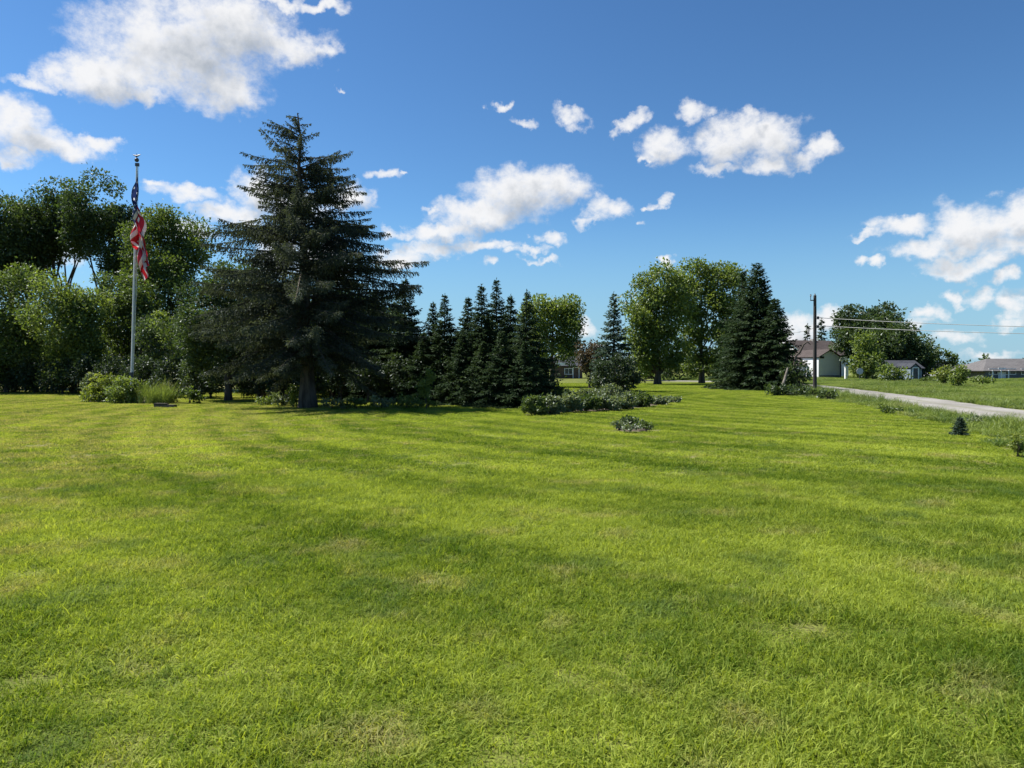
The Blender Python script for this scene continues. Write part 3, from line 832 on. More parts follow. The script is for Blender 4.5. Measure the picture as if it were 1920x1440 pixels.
leaf_tree('broadleaf_tree', 'right tree of the broadleaf pair, with a clear straight trunk, beside the dark spruces', 'tree', 1316, 77,
          [(1308, 520, 40, 32), (1345, 525, 34, 38), (1292, 560, 26, 40), (1350, 590, 36, 50), (1300, 610, 24, 36), (1345, 648, 40, 32), (1368, 555, 32, 50), (1290, 645, 22, 30), (1278, 540, 26, 40), (1375, 620, 30, 50), (1296, 682, 20, 20), (1344, 688, 28, 18)], M_LEAF_LT, 66, TG, 0.26)
DG = 'dark spruces by the lane'
conifer('spruce', 'back spruce of the dark clump, left, half hidden by the broadleaf pair', 1392, 58, 506, 54, M_NEED, 67, DG, whorls=26)
conifer('spruce', 'tallest broad dark spruce beside the utility pole', 1418, 55, 494, 66, M_NEED, 68, DG, whorls=32, per=11, power=0.55)
conifer('spruce', 'right hand dark spruce of the clump, nearest the utility pole', 1452, 53, 560, 50, M_NEED, 69, DG, whorls=26, per=10, power=0.65)
shrub('hedge_shrub', 'low reddish hedge shrub far behind the left tree of the broadleaf pair', 1200, 92, [(1195, 686, 28, 24), (1218, 676, 22, 28)], M_LEAF_RD, 70, 'far hedge shrubs')
shrub('hedge_shrub', 'low dark hedge shrub far behind, between the trunks of the broadleaf pair', 1275, 95, [(1260, 684, 28, 24), (1295, 682, 26, 26), (1240, 690, 20, 18)], M_LEAF_DK, 71, 'far hedge shrubs')
shrub('hedge_shrub', 'low green hedge shrub far behind the straight trunk', 1345, 95, [(1338, 680, 26, 28), (1366, 676, 26, 32)], M_LEAF_MID, 72, 'far hedge shrubs')
shrub('hedge_shrub', 'dark hedge shrub far behind the round bright tree', 1000, 100, [(1010, 685, 30, 24), (975, 680, 30, 28)], M_LEAF_DK, 73, 'far hedge shrubs')
shrub('hedge_shrub', 'dark hedge shrub closing the far gap before the lone spruce', 1100, 125, [(1100, 682, 24, 18), (1075, 676, 30, 20), (1140, 682, 30, 20)], M_LEAF_DK, 74, 'far hedge shrubs')
# scraggly tree by the lane with an arching limb
r = shrub('scraggly_shrub', 'scraggly dark shrub with an arching bare limb left of the utility pole', 1495, 51, [(1492, 692, 24, 16), (1475, 705, 16, 16), (1510, 704, 12, 14)], M_LEAF_DK, 75, None, trunk_r=0.05, cover=0.7)
B = Buf()
pts = np.array([at(1488, 700, 51), at(1492, 668, 51), at(1500, 660, 51), at(1507, 646, 51), at(1514, 641, 51), at(1520, 646, 51)]) - np.array(r.location)
B.tube(pts, np.linspace(0.10, 0.03, 6), 6); B.build('limb', M_BARK, r)
LG = 'low dark shrubs along the lane end of the lawn'
for k, (px, by, rx, ry, what) in enumerate([(1452, 742, 15, 11, 'leftmost of the row, under the spruces'), (1478, 742, 15, 10, 'second of the row, below the leaning log'), (1502, 743, 13, 10, 'middle of the row'),
                                            (1524, 745, 11, 9, 'at the foot of the utility pole'), (1553, 749, 13, 9, 'last of the row, right of the utility pole')]):
    Yb = gp(px, by)[1]
    shrub('low_shrub', 'low dark shrub by the lane, ' + what, px, Yb, [(px - 4, by - ry, rx, ry), (px + 6, by - ry * 0.8, rx * 0.7, ry)], M_LEAF_DK, 80 + k, LG)

# ------------------------------------------------------------------ garden beds
BG = 'plants of the curved bed'
bed = [(1003, 779, 20, 21, 'big leafy plant at the left tip of the curved bed'), (1032, 777, 22, 20, 'leafy plant second from the left tip of the curved bed'),
       (1066, 774, 23, 19, 'leafy plant in the left middle of the curved bed'), (1100, 772, 22, 18, 'leafy plant at the middle front of the curved bed'),
       (1136, 770, 22, 17, 'leafy plant right of the middle of the curved bed'), (1170, 768, 21, 16, 'leafy plant in the right half of the curved bed'),
       (1203, 764, 20, 13, 'smaller leafy plant toward the right tip of the curved bed'), (1233, 759, 18, 8, 'low spreading plant near the right tip of the curved bed'),
       (1260, 755, 15, 4.5, 'flat sprawling plant at the right tip of the curved bed'),
       (1050, 758, 24, 16, 'back plant of the curved bed, left'), (1095, 756, 25, 15, 'back plant of the curved bed, behind the middle front plant'), (1145, 754, 26, 16, 'back plant of the curved bed, before the dark rounded shrub'), (1190, 755, 20, 12, 'back plant of the curved bed, right')]
for k, (px, by, rx, ry, lab) in enumerate(bed):
    Yb = gp(px, by)[1]
    shrub('bed_plant', lab, px, Yb, [(px - rx * 0.4, by - ry * 0.8, rx * 0.8, ry * 0.85), (px + rx * 0.45, by - ry * 0.85, rx * 0.75, ry * 0.9), (px, by - ry * 1.15, rx * 0.7, ry * 0.8)],
          M_LEAF_GR if k % 3 else M_LEAF_MID, 200 + k, BG, cat='plant', trunk_r=0.012, leaf=1.0, cover=2.0)
IG = 'plants of the small island bed'
for k, (px, by, rx, ry, lab, mt) in enumerate([(1185, 806, 27, 13, 'dark bushy plant in the centre of the small island bed', M_LEAF_DK), (1161, 807, 17, 8, 'pale edging plant at the left of the small island bed', M_LEAF_GR),
                                               (1182, 812, 20, 7, 'pale edging plant at the front of the small island bed', M_LEAF_GR), (1211, 809, 17, 9, 'green edging plant at the right of the small island bed', M_LEAF_MID)]):
    Yb = gp(px, by)[1]
    shrub('bed_plant', lab, px, Yb, [(px - rx * 0.3, by - ry, rx * 0.65, ry * 0.75), (px + rx * 0.35, by - ry * 0.9, rx * 0.6, ry * 0.7), (px, by - ry * 1.2, rx * 0.5, ry * 0.6)], mt, 220 + k, IG, cat='plant', trunk_r=0.008)
FG = 'plants round the flagpole'
for k, (px, by, lobes, lab, mt) in enumerate([
        (188, 754, [(174, 732, 19, 22), (198, 728, 25, 24), (184, 742, 28, 14), (215, 738, 16, 18)], 'rounded bright shrub at the left of the flagpole bed', M_LEAF_YL),
        (238, 756, [(226, 730, 24, 24), (252, 731, 20, 23), (238, 743, 30, 14)], 'rounded bright shrub at the foot of the flagpole', M_LEAF_LT),
        (168, 750, [(166, 710, 9, 12), (160, 724, 7, 14)], 'thin pale plant behind the left end of the flagpole bed', M_LEAF_GR),
        (318, 755, [(316, 735, 11, 17), (326, 742, 9, 10)], 'reddish plant at the right of the flagpole bed', M_LEAF_RD),
        (355, 757, [(352, 738, 16, 15), (372, 745, 12, 10)], 'leafy weed right of the reddish plant', M_LEAF_MID)]):
    shrub('bed_shrub', lab, px, gp(px, by)[1], lobes, mt, 240 + k, FG, trunk_r=0.012)
rr = np.random.default_rng(300)
gx, gy = gp(290, 757)
root = empty('ornamental_grass', (gx, gy, 0), 'upright green ornamental grass clump right of the flagpole', 'plant', FG)
B = blade_buf(rr, 1100, 1.3, 0.6, 1.25, 0.016, 0.22, 60, 0.45)
B.v[0][:, 1] *= 0.6
B.build('blades', M_MEADOW, root)
EG = 'weeds and low plants along the foot of the woods'
for k, (px, by, lobes, lab, mt) in enumerate([
        (498, 760, [(490, 753, 12, 7), (508, 750, 12, 9)], 'low weed left of the big spruce trunk', M_LEAF_LT),
        (528, 762, [(522, 748, 10, 13), (536, 752, 8, 9)], 'mid sized weed left of the big spruce trunk', M_LEAF_GR),
        (550, 764, [(548, 735, 9, 22), (556, 745, 8, 17)], 'tall yellowish weed touching the big spruce trunk', M_LEAF_YL),
        (622, 767, [(615, 756, 13, 9), (635, 757, 13, 8)], 'low green plant right of the big spruce trunk', M_LEAF_GR),
        (668, 767, [(660, 755, 15, 9), (682, 757, 13, 8)], 'low green plant second right of the big spruce trunk', M_LEAF_MID),
        (715, 766, [(708, 754, 16, 9), (730, 755, 13, 8)], 'low green plant under the spruces right of the big spruce', M_LEAF_GR),
        (762, 766, [(752, 754, 16, 11), (774, 753, 15, 12)], 'bright rounded low plant before the spruce row', M_LEAF_LT),
        (800, 765, [(795, 755, 13, 9), (812, 758, 9, 6)], 'last low plant of the edge, below the bright sapling', M_LEAF_YL)]):
    shrub('edge_plant', lab, px, gp(px, by)[1], lobes, mt, 260 + k, EG, cat='plant', trunk_r=0.008)
shrub('sapling', 'small bright sapling standing against the dark spruce row', 799, 28.7, [(793, 722, 11, 16), (804, 706, 9, 12), (798, 737, 9, 13)], M_LEAF_YL, 270, None, 'tree', trunk_r=0.012, stems=2)

# ------------------------------------------------------------------ right side plants
conifer('young_spruce', 'tiny young spruce on the lawn edge near the lane', 1801, gp(1798, 817)[1], 783, 14, M_NEED_BL, 281, None, whorls=11, per=7, card=0.8, droop=0.1, power=0.7, skirt=0.04)
VG = 'weed clumps on the verge of the lane'
for k, (px, by, rx, ry, lab, mt) in enumerate([(1670, 776, 22, 8, 'low dark weed clump on the verge, left of the tiny young spruce', M_LEAF_MID),
                                               (1828, 800, 16, 11, 'weed clump on the verge right behind the tiny young spruce', M_LEAF_GR),
                                               (1910, 858, 12, 26, 'tall leafy weed at the right edge of the photo', M_LEAF_YL)]):
    shrub('weed_clump', lab, px, gp(px, by)[1], [(px - rx * .3, by - ry, rx * .7, ry * .85), (px + rx * .35, by - ry * .9, rx * .6, ry * .8)], mt, 290 + k, VG, cat='plant', trunk_r=0.008, cover=0.8)
HG = 'trees by the white house'
leaf_tree('broadleaf_tree', 'big dark tree with two rounded tops right of the white house', 'tree', 1625, 116,
          [(1595, 598, 26, 22), (1655, 592, 30, 22), (1628, 622, 46, 34), (1592, 635, 28, 38), (1665, 635, 44, 48), (1640, 670, 50, 36)], M_LEAF_DK, 311, HG, 0.4, cover=1.5)
leaf_tree('broadleaf_tree', 'dark domed tree at the right of the big two topped tree', 'tree', 1685, 108,
          [(1690, 645, 40, 38), (1665, 655, 34, 40), (1708, 666, 32, 34), (1670, 688, 48, 24), (1720, 690, 24, 18)], M_LEAF_DK, 312, HG, 0.3, cover=1.5)
leaf_tree('broadleaf_tree', 'lighter green tree in front of the two topped tree, beside the grey road sign', 'tree', 1625, 100,
          [(1620, 645, 16, 28), (1632, 670, 22, 26), (1612, 685, 18, 20), (1635, 695, 22, 14)], M_LEAF_LT, 313, HG, 0.15)
conifer('spruce', 'thin far spruce top above the house roof, just left of the utility pole', 1513, 150, 608, 10, M_NEED, 314, 'far spruces behind the white house', whorls=14, per=5)
conifer('spruce', 'taller far spruce top above the house roof, right of the utility pole', 1540, 155, 597, 16, M_NEED, 315, 'far spruces behind the white house', whorls=15, per=6)
shrub('round_shrub', 'big rounded grey green shrub in the meadow before the dark domed tree', 1676, 82, [(1672, 698, 22, 15), (1690, 702, 14, 13), (1660, 704, 13, 11)], M_LEAF_LT, 316, None, trunk_r=0.06)
leaf_tree('broadleaf_tree', 'spreading tree behind the blue grey shed', 'tree', 1758, 128, [(1752, 660, 18, 15), (1772, 672, 18, 16), (1740, 675, 16, 14), (1786, 682, 8, 8)], M_LEAF_MID, 317, None, 0.2)
MG = 'bright bushes in the meadow'
shrub('meadow_bush', 'left bright green bush in the meadow, before the blue grey shed', 1772, 66, [(1768, 703, 14, 13), (1782, 700, 13, 14)], M_LEAF_YL, 318, MG)
shrub('meadow_bush', 'right bright green bush in the meadow, taller, with a dark stem', 1797, 61, [(1795, 702, 16, 14), (1805, 698, 12, 13), (1792, 714, 10, 9)], M_LEAF_LT, 319, MG)
shrub('meadow_bush', 'low bush in the meadow right of the two bright ones', 1842, 70, [(1838, 712, 13, 6), (1850, 712, 10, 5)], M_LEAF_LT, 320, MG)
shrub('meadow_bush', 'low bush in the meadow at the foot of the blue grey shed', 1745, 78, [(1742, 712, 12, 6), (1730, 715, 9, 4)], M_LEAF_MID, 321, MG)
leaf_tree('broadleaf_tree', 'small far tree between the two grey roofed houses', 'tree', 1851, 160, [(1846, 676, 7, 9), (1856, 681, 7, 7)], M_LEAF_MID, 322, None, 0.1)

# distant tree belt on the horizon
rng = np.random.default_rng(77)
B = Buf()
for px in np.arange(-300, 2300, 9):
    Yd = rng.uniform(420, 480)
    x = xat(px + rng.uniform(-5, 5), Yd); h = rng.uniform(3.5, 6.5)
    n = 26
    d = rnd_dirs(rng, n); P = np.array((x, Yd, h * 0.5)) + d * np.array((h * 0.75, h * 0.75, h * 0.5)) * rng.uniform(0.4, 1, (n, 1))
    B.leaves(P, rng.normal(size=(n, 3)), rng.normal(size=(n, 3)), rng.uniform(1.6, 2.8, n), 1.6, np.clip(rng.normal(0.4, 0.2, n), 0, 1))
tag(B.build('distant_treeline', M_LEAF_DK), 'low distant line of trees on the horizon', 'treeline', kind='stuff')

# ------------------------------------------------------------------ flagpole and flag
M_ALU = plain('brushed_pole', (0.55, 0.56, 0.57), (0.66, 0.67, 0.68), 4, 0.45, 0.1, spec=0.5)
M_DKMETAL = plain('dark_metal', (0.06, 0.06, 0.07), (0.10, 0.10, 0.11), 8, 0.5, 0.6)
FY = 34.6
fb_ = np.array((xat(246, FY), FY, 0.0))
ftop = at(256.5, 308, FY)
root = empty('flagpole', fb_, 'tall slim grey metal flagpole standing in the shrub bed', 'flagpole')
q = np.linspace(0, 1, 9)[:, None]
pp = (ftop - fb_) * q
B = Buf(); B.tube(pp, 0.070 - 0.035 * q[:, 0], 12, cap=True); B.build('pole', M_ALU, root, smooth=False)
B = Buf(); th = np.linspace(0, math.pi, 9)
bc = ftop - fb_ + np.array((0, 0, 0.20))
B.tube(np.stack([np.full(9, bc[0]), np.full(9, bc[1]), bc[2] - 0.10 * np.cos(th)], 1), 0.10 * np.sin(th) + 1e-4, 12); B.build('finial_ball', M_DKMETAL, root, smooth=True)
B = Buf(); B.tube([bc + (0, 0, .12), bc + (0, 0, .30)], (0.03, 0.008), 8, cap=True)
B.tube([bc + (-.18, 0, .24), bc + (-.05, 0, .19), bc + (.05, 0, .19), bc + (.18, 0, .26)], (.01, .04, .04, .01), 6); B.build('finial_spike', M_DKMETAL, root)
B = Buf(); B.box(-.06, .10, -.05, .05, -.09, .05); B.build('truck', M_DKMETAL, root, loc=ftop - fb_)
B = Buf()
hq = np.linspace(0, 1, 12)[:, None]
B.tube((ftop - fb_) * (0.12 + 0.87 * hq) + np.array((0.085, -0.05, 0)) + np.array((0.05, 0, 0)) * np.sin(hq * 3.1), 0.012, 5); B.build('halyard', M_ALU, root)
B = Buf(); B.box(-.03, .14, -.12, -.07, 1.15, 1.4); B.build('cleat', M_DKMETAL, root)
# limp flag
NU, NV = 110, 66
Hh, Lf = 2.7, 4.9
uu, vv = np.meshgrid(np.linspace(0, 1, NU), np.linspace(0, 1, NV), indexing='ij')   # u along the fly, v up the hoist
zt = at(256, 322, FY)[2]
def pole_x(z): return fb_[0] + (ftop[0] - fb_[0]) * z / ftop[2]
fall = np.clip(uu / 0.18, 0, 1)
z = zt - (1 - vv) * Hh * (1 - 0.52 * np.minimum(1, uu * 1.15)) - uu * Lf * 0.80 - 0.06 * np.sin(uu * 9 + vv * 5)
spread = 0.08 + 0.23 * np.clip(uu * 1.6, 0, 1) * (1 - 0.25 * uu)
ph = vv * 15.5 + 2.2 * uu + 1.1 * np.sin(uu * 6.0 + 0.5)
xo = 0.10 + spread * (0.55 + 0.62 * np.sin(ph) * (0.6 + 0.4 * np.sin(uu * 11 + 1))) * fall - 0.22 * np.exp(-((uu - 0.30) / 0.16) ** 2) + 0.30 * uu ** 2 + 0.09 * np.sin(uu * 13 + vv * 2) * fall
yo = -0.10 + (0.18 * np.cos(ph) * (0.5 + 0.5 * uu) + 0.10 * np.sin(uu * 14 + vv * 7)) * fall
V = np.stack([pole_x(z) + xo, np.full_like(z, FY) + yo, z], -1)
i = np.arange(NU - 1)[:, None] * NV; j = np.arange(NV - 1)[None]
Fq = np.stack([i + j, i + NV + j, i + NV + j + 1, i + j + 1], -1).reshape(-1, 4)
B = Buf(); B.add(V.reshape(-1, 3) - np.array((fb_[0], FY, 0)), Fq)
m = bpy.data.materials.new('flag_cloth'); t = nt(m)
uvn = t.nodes.new('ShaderNodeUVMap'); uvn.uv_map = 'flag'
sx = t.nodes.new('ShaderNodeSeparateXYZ'); t.links.new(uvn.outputs[0], sx.inputs[0])
row = math_(t, 'MODULO', math_(t, 'FLOOR', math_(t, 'MULTIPLY', sx.outputs[1], 12.999)), 2.0)
stripe = mix(t, row, (0.50, 0.018, 0.03), (0.80, 0.78, 0.76))
can = math_(t, 'MULTIPLY', math_(t, 'LESS_THAN', sx.outputs[0], 0.40), math_(t, 'GREATER_THAN', sx.outputs[1], 6 / 13))
su = math_(t, 'SUBTRACT', math_(t, 'FRACT', math_(t, 'MULTIPLY', sx.outputs[0], 12 / 0.40 / 2)), 0.5)
sv = math_(t, 'SUBTRACT', math_(t, 'FRACT', math_(t, 'MULTIPLY', math_(t, 'SUBTRACT', sx.outputs[1], 6 / 13), 9 / (7 / 13) / 1.8)), 0.5)
star = math_(t, 'LESS_THAN', math_(t, 'ADD', math_(t, 'MULTIPLY', su, su), math_(t, 'MULTIPLY', sv, sv)), 0.028)
cc = mix(t, can, stripe, mix(t, star, (0.018, 0.028, 0.10), (0.75, 0.75, 0.76)))
leaf_bsdf(t, cc, 0.45, (1, 1, 1), 0.03)
fl = B.build('flag', m, loc=(fb_[0], FY, 0), smooth=True)
uvl = fl.data.uv_layers.new(name='flag')
li = np.empty(len(fl.data.loops), np.int32); fl.data.loops.foreach_get('vertex_index', li)
uvv = np.stack([uu.ravel(), vv.ravel()], 1)[li]
uvl.data.foreach_set('uv', uvv.astype(np.float32).ravel())
tag(fl, 'limp red, white and blue striped flag hanging down the flagpole', 'flag')
M_DARK_STRIP = plain('dark_strip_brown', (0.05, 0.042, 0.034), (0.11, 0.095, 0.08), 5, 0.9, bump=0.5, stretch=(0.2, 1, 1))
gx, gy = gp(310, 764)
B = Buf(); B.box(-.5, .5, -.09, .09, 0.0, .12); B.box(-.5, .1, -.1, .08, .121, .17)  # low dark box forming a dark strip on the grass
o = B.build('dark_strip', M_DARK_STRIP, loc=(gx, gy, 0)); o.rotation_euler = (0, 0, rad(-18))
tag(o, 'low dark strip lying on the grass at the right of the flagpole bed', 'timber')

# ------------------------------------------------------------------ utility pole and wires
M_POLE = plain('weathered_pole', (0.03, 0.027, 0.026), (0.065, 0.058, 0.054), 4, 0.9, bump=0.6, stretch=(1, 1, 0.15))
M_WIRE = plain('wire', (0.36, 0.36, 0.36), (0.44, 0.44, 0.43), 3, 0.5, 0.3)
M_GLASS_INS = plain('insulator', (0.20, 0.20, 0.21), (0.28, 0.28, 0.29), 3, 0.3)
UY = gp(1527, 737)[1]
ub = np.array((xat(1528, UY), UY, 0))
uh = at(1526, 554, UY)[2]


def utility_pole(name, base, h, label):
    r = empty(name, base, label, 'utility pole', None)
    q = np.linspace(0, 1, 8)[:, None]
    B = Buf(); B.tube(np.concatenate([np.full((8, 1), 0.0) - 0.05 * q, 0 * q, h * q], 1), 0.125 - 0.035 * q[:, 0], 10, cap=True); B.build('shaft', M_POLE, r)
    B = Buf(); B.box(-.34, -.06, -.03, .03, h - .34, h - .28); B.tube([(-.32, 0, h - .28), (-.32, 0, h - .02)], (.02, .02), 6, cap=True); B.build('bracket', M_DKMETAL, r)
    for (dx, dz) in ((-.32, h + .02), (-.05, h + .06)):
        B = Buf(); B.tube([(dx, 0, dz - .09), (dx, 0, dz - .04), (dx, 0, dz), (dx, 0, dz + .05)], (.03, .055, .035, .045), 8, cap=True); B.build('insulator', M_GLASS_INS, r)
    for dz in (1.42, 1.98):
        B = Buf(); B.box(.10, .22, -.05, .05, h - dz - .09, h - dz + .09); B.tube([(.22, 0, h - dz), (.32, 0, h - dz)], (.02, .02), 6, cap=True); B.build('clamp', M_DKMETAL, r)
    return r


utility_pole('utility_pole', ub, uh, 'dark wooden utility pole at the bend of the gravel lane')
wends = [(1.42, (1920, 606), 'upper thin overhead wire running right from the utility pole'), (1.98, (1920, 619), 'lower thin overhead wire running right from the utility pole')]
for dz, (ex, ey), lab in wends:
    a = ub + np.array((0.30, 0, uh - dz)); a[2] = at(1530, 596 if dz < 1.6 else 611, UY)[2]
    e = at(ex, ey, UY - 6)
    e2 = a + (e - a) * 1.9
    q = np.linspace(0, 1, 40)[:, None]
    pts = a * (1 - q) + e2 * q
    pts[:, 2] -= (0.55 * 4 * q * (1 - q))[:, 0] * 0.35
    B = Buf(); B.tube(pts - a, 0.018, 6)
    tag(B.build('overhead_wire', M_WIRE, loc=a), lab, 'wire', 'overhead wires')
a = ub + np.array((-0.1, 0, at(1524, 615, UY)[2])); e = at(1462, 621, UY + 22)
q = np.linspace(0, 1.4, 24)[:, None]
pts = a + (e - a) * q; pts[:, 2] -= (0.9 * q * (1 - q))[:, 0]
B = Buf(); B.tube(pts - a, 0.016, 6); tag(B.build('overhead_wire', M_WIRE, loc=a), 'sagging overhead wire running left from the utility pole toward the spruces', 'wire', 'overhead wires')
# leaning log under the spruces
a, e = at(1463, 738, 49), at(1477, 690, 50.5)
a[2] = 0
B = Buf(); B.tube(np.array([(0, 0, -.03), (e - a) * 0.5 + (0.02, 0, 0), e - a]), (0.10, 0.085, 0.06), 8, cap=True)
tag(B.build('leaning_log', M_BARK_GR, loc=a), 'pale bare log leaning against the dark shrub by the lane', 'log')


# ------------------------------------------------------------------ buildings
def siding(name, c1, c2, pitch=0.2):
    m = bpy.data.materials.new(name); t = nt(m)
    b = N(t, 'ShaderNodeBsdfPrincipled', Roughness=0.7); b.inputs['Specular IOR Level'].default_value = 0.25
    tc = t.nodes.new('ShaderNodeTexCoord').outputs['Object']
    s_ = t.nodes.new('ShaderNodeSeparateXYZ'); t.links.new(tc, s_.inputs[0])
    saw = math_(t, 'FRACT', math_(t, 'DIVIDE', s_.outputs[2], pitch))
    col = mix(t, smooth(t, noise(t, 0.8, 4, tc), 0.3, 0.7), c1, c2)
    t.links.new(col, b.inputs['Base Color'])
    bp = N(t, 'ShaderNodeBump', Strength=0.8, Distance=0.03); t.links.new(saw, bp.inputs['Height']); t.links.new(bp.outputs[0], b.inputs['Normal'])
    o = N(t, 'ShaderNodeOutputMaterial'); t.links.new(b.outputs[0], o.inputs[0])
    return m


def shingle(name, c1, c2):
    m = bpy.data.materials.new(name); t = nt(m)
    b = N(t, 'ShaderNodeBsdfPrincipled', Roughness=0.9); b.inputs['Specular IOR Level'].default_value = 0.2
    tc = t.nodes.new('ShaderNodeTexCoord').outputs['Object']
    br = t.nodes.new('ShaderNodeTexBrick'); t.links.new(vmath(t, 'MULTIPLY', tc, (1, 1, 1)), br.inputs[0])
    br.inputs['Color1'].default_value = (*c1, 1); br.inputs['Color2'].default_value = (*c2, 1); br.inputs['Mortar'].default_value = (*[x * 0.5 for x in c1], 1)
    br.inputs['Scale'].default_value = 1.0; br.inputs['Brick Width'].default_value = 0.5; br.inputs['Row Height'].default_value = 0.22; br.inputs['Mortar Size'].default_value = 0.015
    col = mix(t, smooth(t, noise(t, 0.5, 4, tc), 0.35, 0.65, 0, 0.5), br.outputs[0], c2)
    t.links.new(col, b.inputs['Base Color'])
    o = N(t, 'ShaderNodeOutputMaterial'); t.links.new(b.outputs[0], o.inputs[0])
    return m


M_SIDE_W = siding('white_siding', (0.68, 0.69, 0.71), (0.75, 0.75, 0.76))
M_SIDE_B = siding('blue_grey_siding', (0.17, 0.22, 0.26), (0.23, 0.28, 0.32))
M_SIDE_D = siding('dark_siding', (0.13, 0.13, 0.145), (0.18, 0.18, 0.19))
M_SIDE_G = siding('grey_siding', (0.30, 0.31, 0.33), (0.38, 0.39, 0.41))
M_SIDE_BR = siding('brown_siding', (0.085, 0.06, 0.05), (0.13, 0.095, 0.08))
M_ROOF_R = shingle('red_brown_shingle', (0.052, 0.042, 0.040), (0.078, 0.063, 0.059))
M_ROOF_P = shingle('pinkish_grey_shingle', (0.20, 0.17, 0.16), (0.26, 0.23, 0.21))
M_ROOF_G = shingle('grey_shingle', (0.09, 0.087, 0.09), (0.13, 0.125, 0.128))
M_ROOF_D = shingle('dark_shingle', (0.03, 0.034, 0.045), (0.05, 0.054, 0.066))
M_TRIM = plain('white_trim', (0.74, 0.74, 0.74), (0.80, 0.80, 0.80), 3, 0.6)
M_PANE = plain('window_pane', (0.02, 0.025, 0.03), (0.035, 0.04, 0.05), 2, 0.12, spec=0.6)
M_FOUND = plain('concrete', (0.22, 0.21, 0.20), (0.30, 0.29, 0.27), 3, 0.9)


def gable_block(x0, x1, y0, y1, eave, ridge, axis, wall_m, roof_m, parent, over=0.35, hip=0.0, name=('wall', 'roof'), z0=0.0):
    """walls with gable ends and a two-slope roof; axis = direction the ridge runs"""
    B = Buf()
    B.box(x0, x1, y0, y1, z0, eave)
    R = Buf(); th = 0.14
    if axis == 'x':
        ym = (y0 + y1) / 2; k = (ridge - eave) / (ym - y0)
        if not hip:
            for x in (x0, x1 - 0.12):
                B.slab([(x, y0, eave + .001), (x, y1, eave + .001), (x, ym + .01, ridge - .02), (x, ym - .01, ridge - .02)][::-1] if x == x0 else [(x + .12, y0, eave + .001), (x + .12, y1, eave + .001), (x + .12, ym + .01, ridge - .02), (x + .12, ym - .01, ridge - .02)], .12)
        e = eave - k * over
        hx = hip
        R.slab([(x0 - over, y0 - over, e + .02), (x1 + over, y0 - over, e + .02), (x1 + over - hx, ym, ridge + .02), (x0 - over + hx, ym, ridge + .02)], th)
        R.slab([(x1 + over, y1 + over, e + .02), (x0 - over, y1 + over, e + .02), (x0 - over + hx, ym, ridge + .02), (x1 + over - hx, ym, ridge + .02)], th)
        if hip:
            R.slab([(x0 - over, y1 + over, e + .02), (x0 - over, y0 - over, e + .02), (x0 - over + hx, ym - .01, ridge + .02), (x0 - over + hx, ym + .01, ridge + .02)], th)
            R.slab([(x1 + over, y0 - over, e + .02), (x1 + over, y1 + over, e + .02), (x1 + over - hx, ym + .01, ridge + .02), (x1 + over - hx, ym - .01, ridge + .02)], th)
    else:
        xm = (x0 + x1) / 2; k = (ridge - eave) / (xm - x0)
        B.slab([(x0, y0, eave + .001), (x1, y0, eave + .001), (xm + .01, y0, ridge - .02), (xm - .01, y0, ridge - .02)], .12)
        B.slab([(x1, y1, eave + .001), (x0, y1, eave + .001), (xm - .01, y1, ridge - .02), (xm + .01, y1, ridge - .02)], .12)
        e = eave - k * over
        R.slab([(x0 - over, y1 + over, e + .02), (x0 - over, y0 - over, e + .02), (xm, y0 - over, ridge + .02), (xm, y1 + over, ridge + .02)], th)
        R.slab([(x1 + over, y0 - over, e + .02), (x1 + over, y1 + over, e + .02), (xm, y1 + over, ridge + .02), (xm, y0 - over, ridge + .02)], th)
    w = B.build(name[0], wall_m, parent)
    r = R.build(name[1], roof_m, parent)
    return w, r


def window(parent, x, z, w, h, y, name='window'):
    """on a wall facing the camera at that y"""
    B = Buf()
    for (a0, a1, b0, b1) in ((x - w / 2 - .08, x + w / 2 + .08, z - .08, z), (x - w / 2 - .08, x + w / 2 + .08, z + h, z + h + .08), (x - w / 2 - .08, x - w / 2, z, z + h), (x + w / 2, x + w / 2 + .08, z, z + h), (x - .025, x + .025, z, z + h)):
        B.box(a0, a1, y - .07, y - .003, b0, b1)
    f = B.build(name, M_TRIM, parent)
    B = Buf(); B.box(x - w / 2, x - .0255, y - .045, y - .004, z, z + h); B.box(x + .0255, x + w / 2, y - .045, y - .004, z, z + h); B.build('pane', M_PANE, f)
    return f


def door(parent, x, z, w, h, y, mat):
    B = Buf(); B.box(x - w / 2, x + w / 2, y - .06, y - .003, z, z + h); B.box(x - w * .34, x + w * .34, y - .075, y - .061, z + h * .55, z + h * .92); B.box(x - w * .34, x + w * .34, y - .075, y - .061, z + h * .08, z + h * .48)
    d = B.build('door', mat, parent)
    B = Buf(); B.tube([(x + w * .4, y - .06, z + h * .48), (x + w * .4, y - .12, z + h * .48)], (.03, .04), 8, cap=True); B.build('handle', M_DKMETAL, d)
    B = Buf()
    for (a0, a1, b0, b1) in ((x - w / 2 - .1, x - w / 2, z, z + h), (x + w / 2, x + w / 2 + .1, z, z + h), (x - w / 2 - .1, x + w / 2 + .1, z + h, z + h + .1)):
        B.box(a0, a1, y - .08, y - .003, b0, b1)
    B.build('frame', M_TRIM, d)
    return d


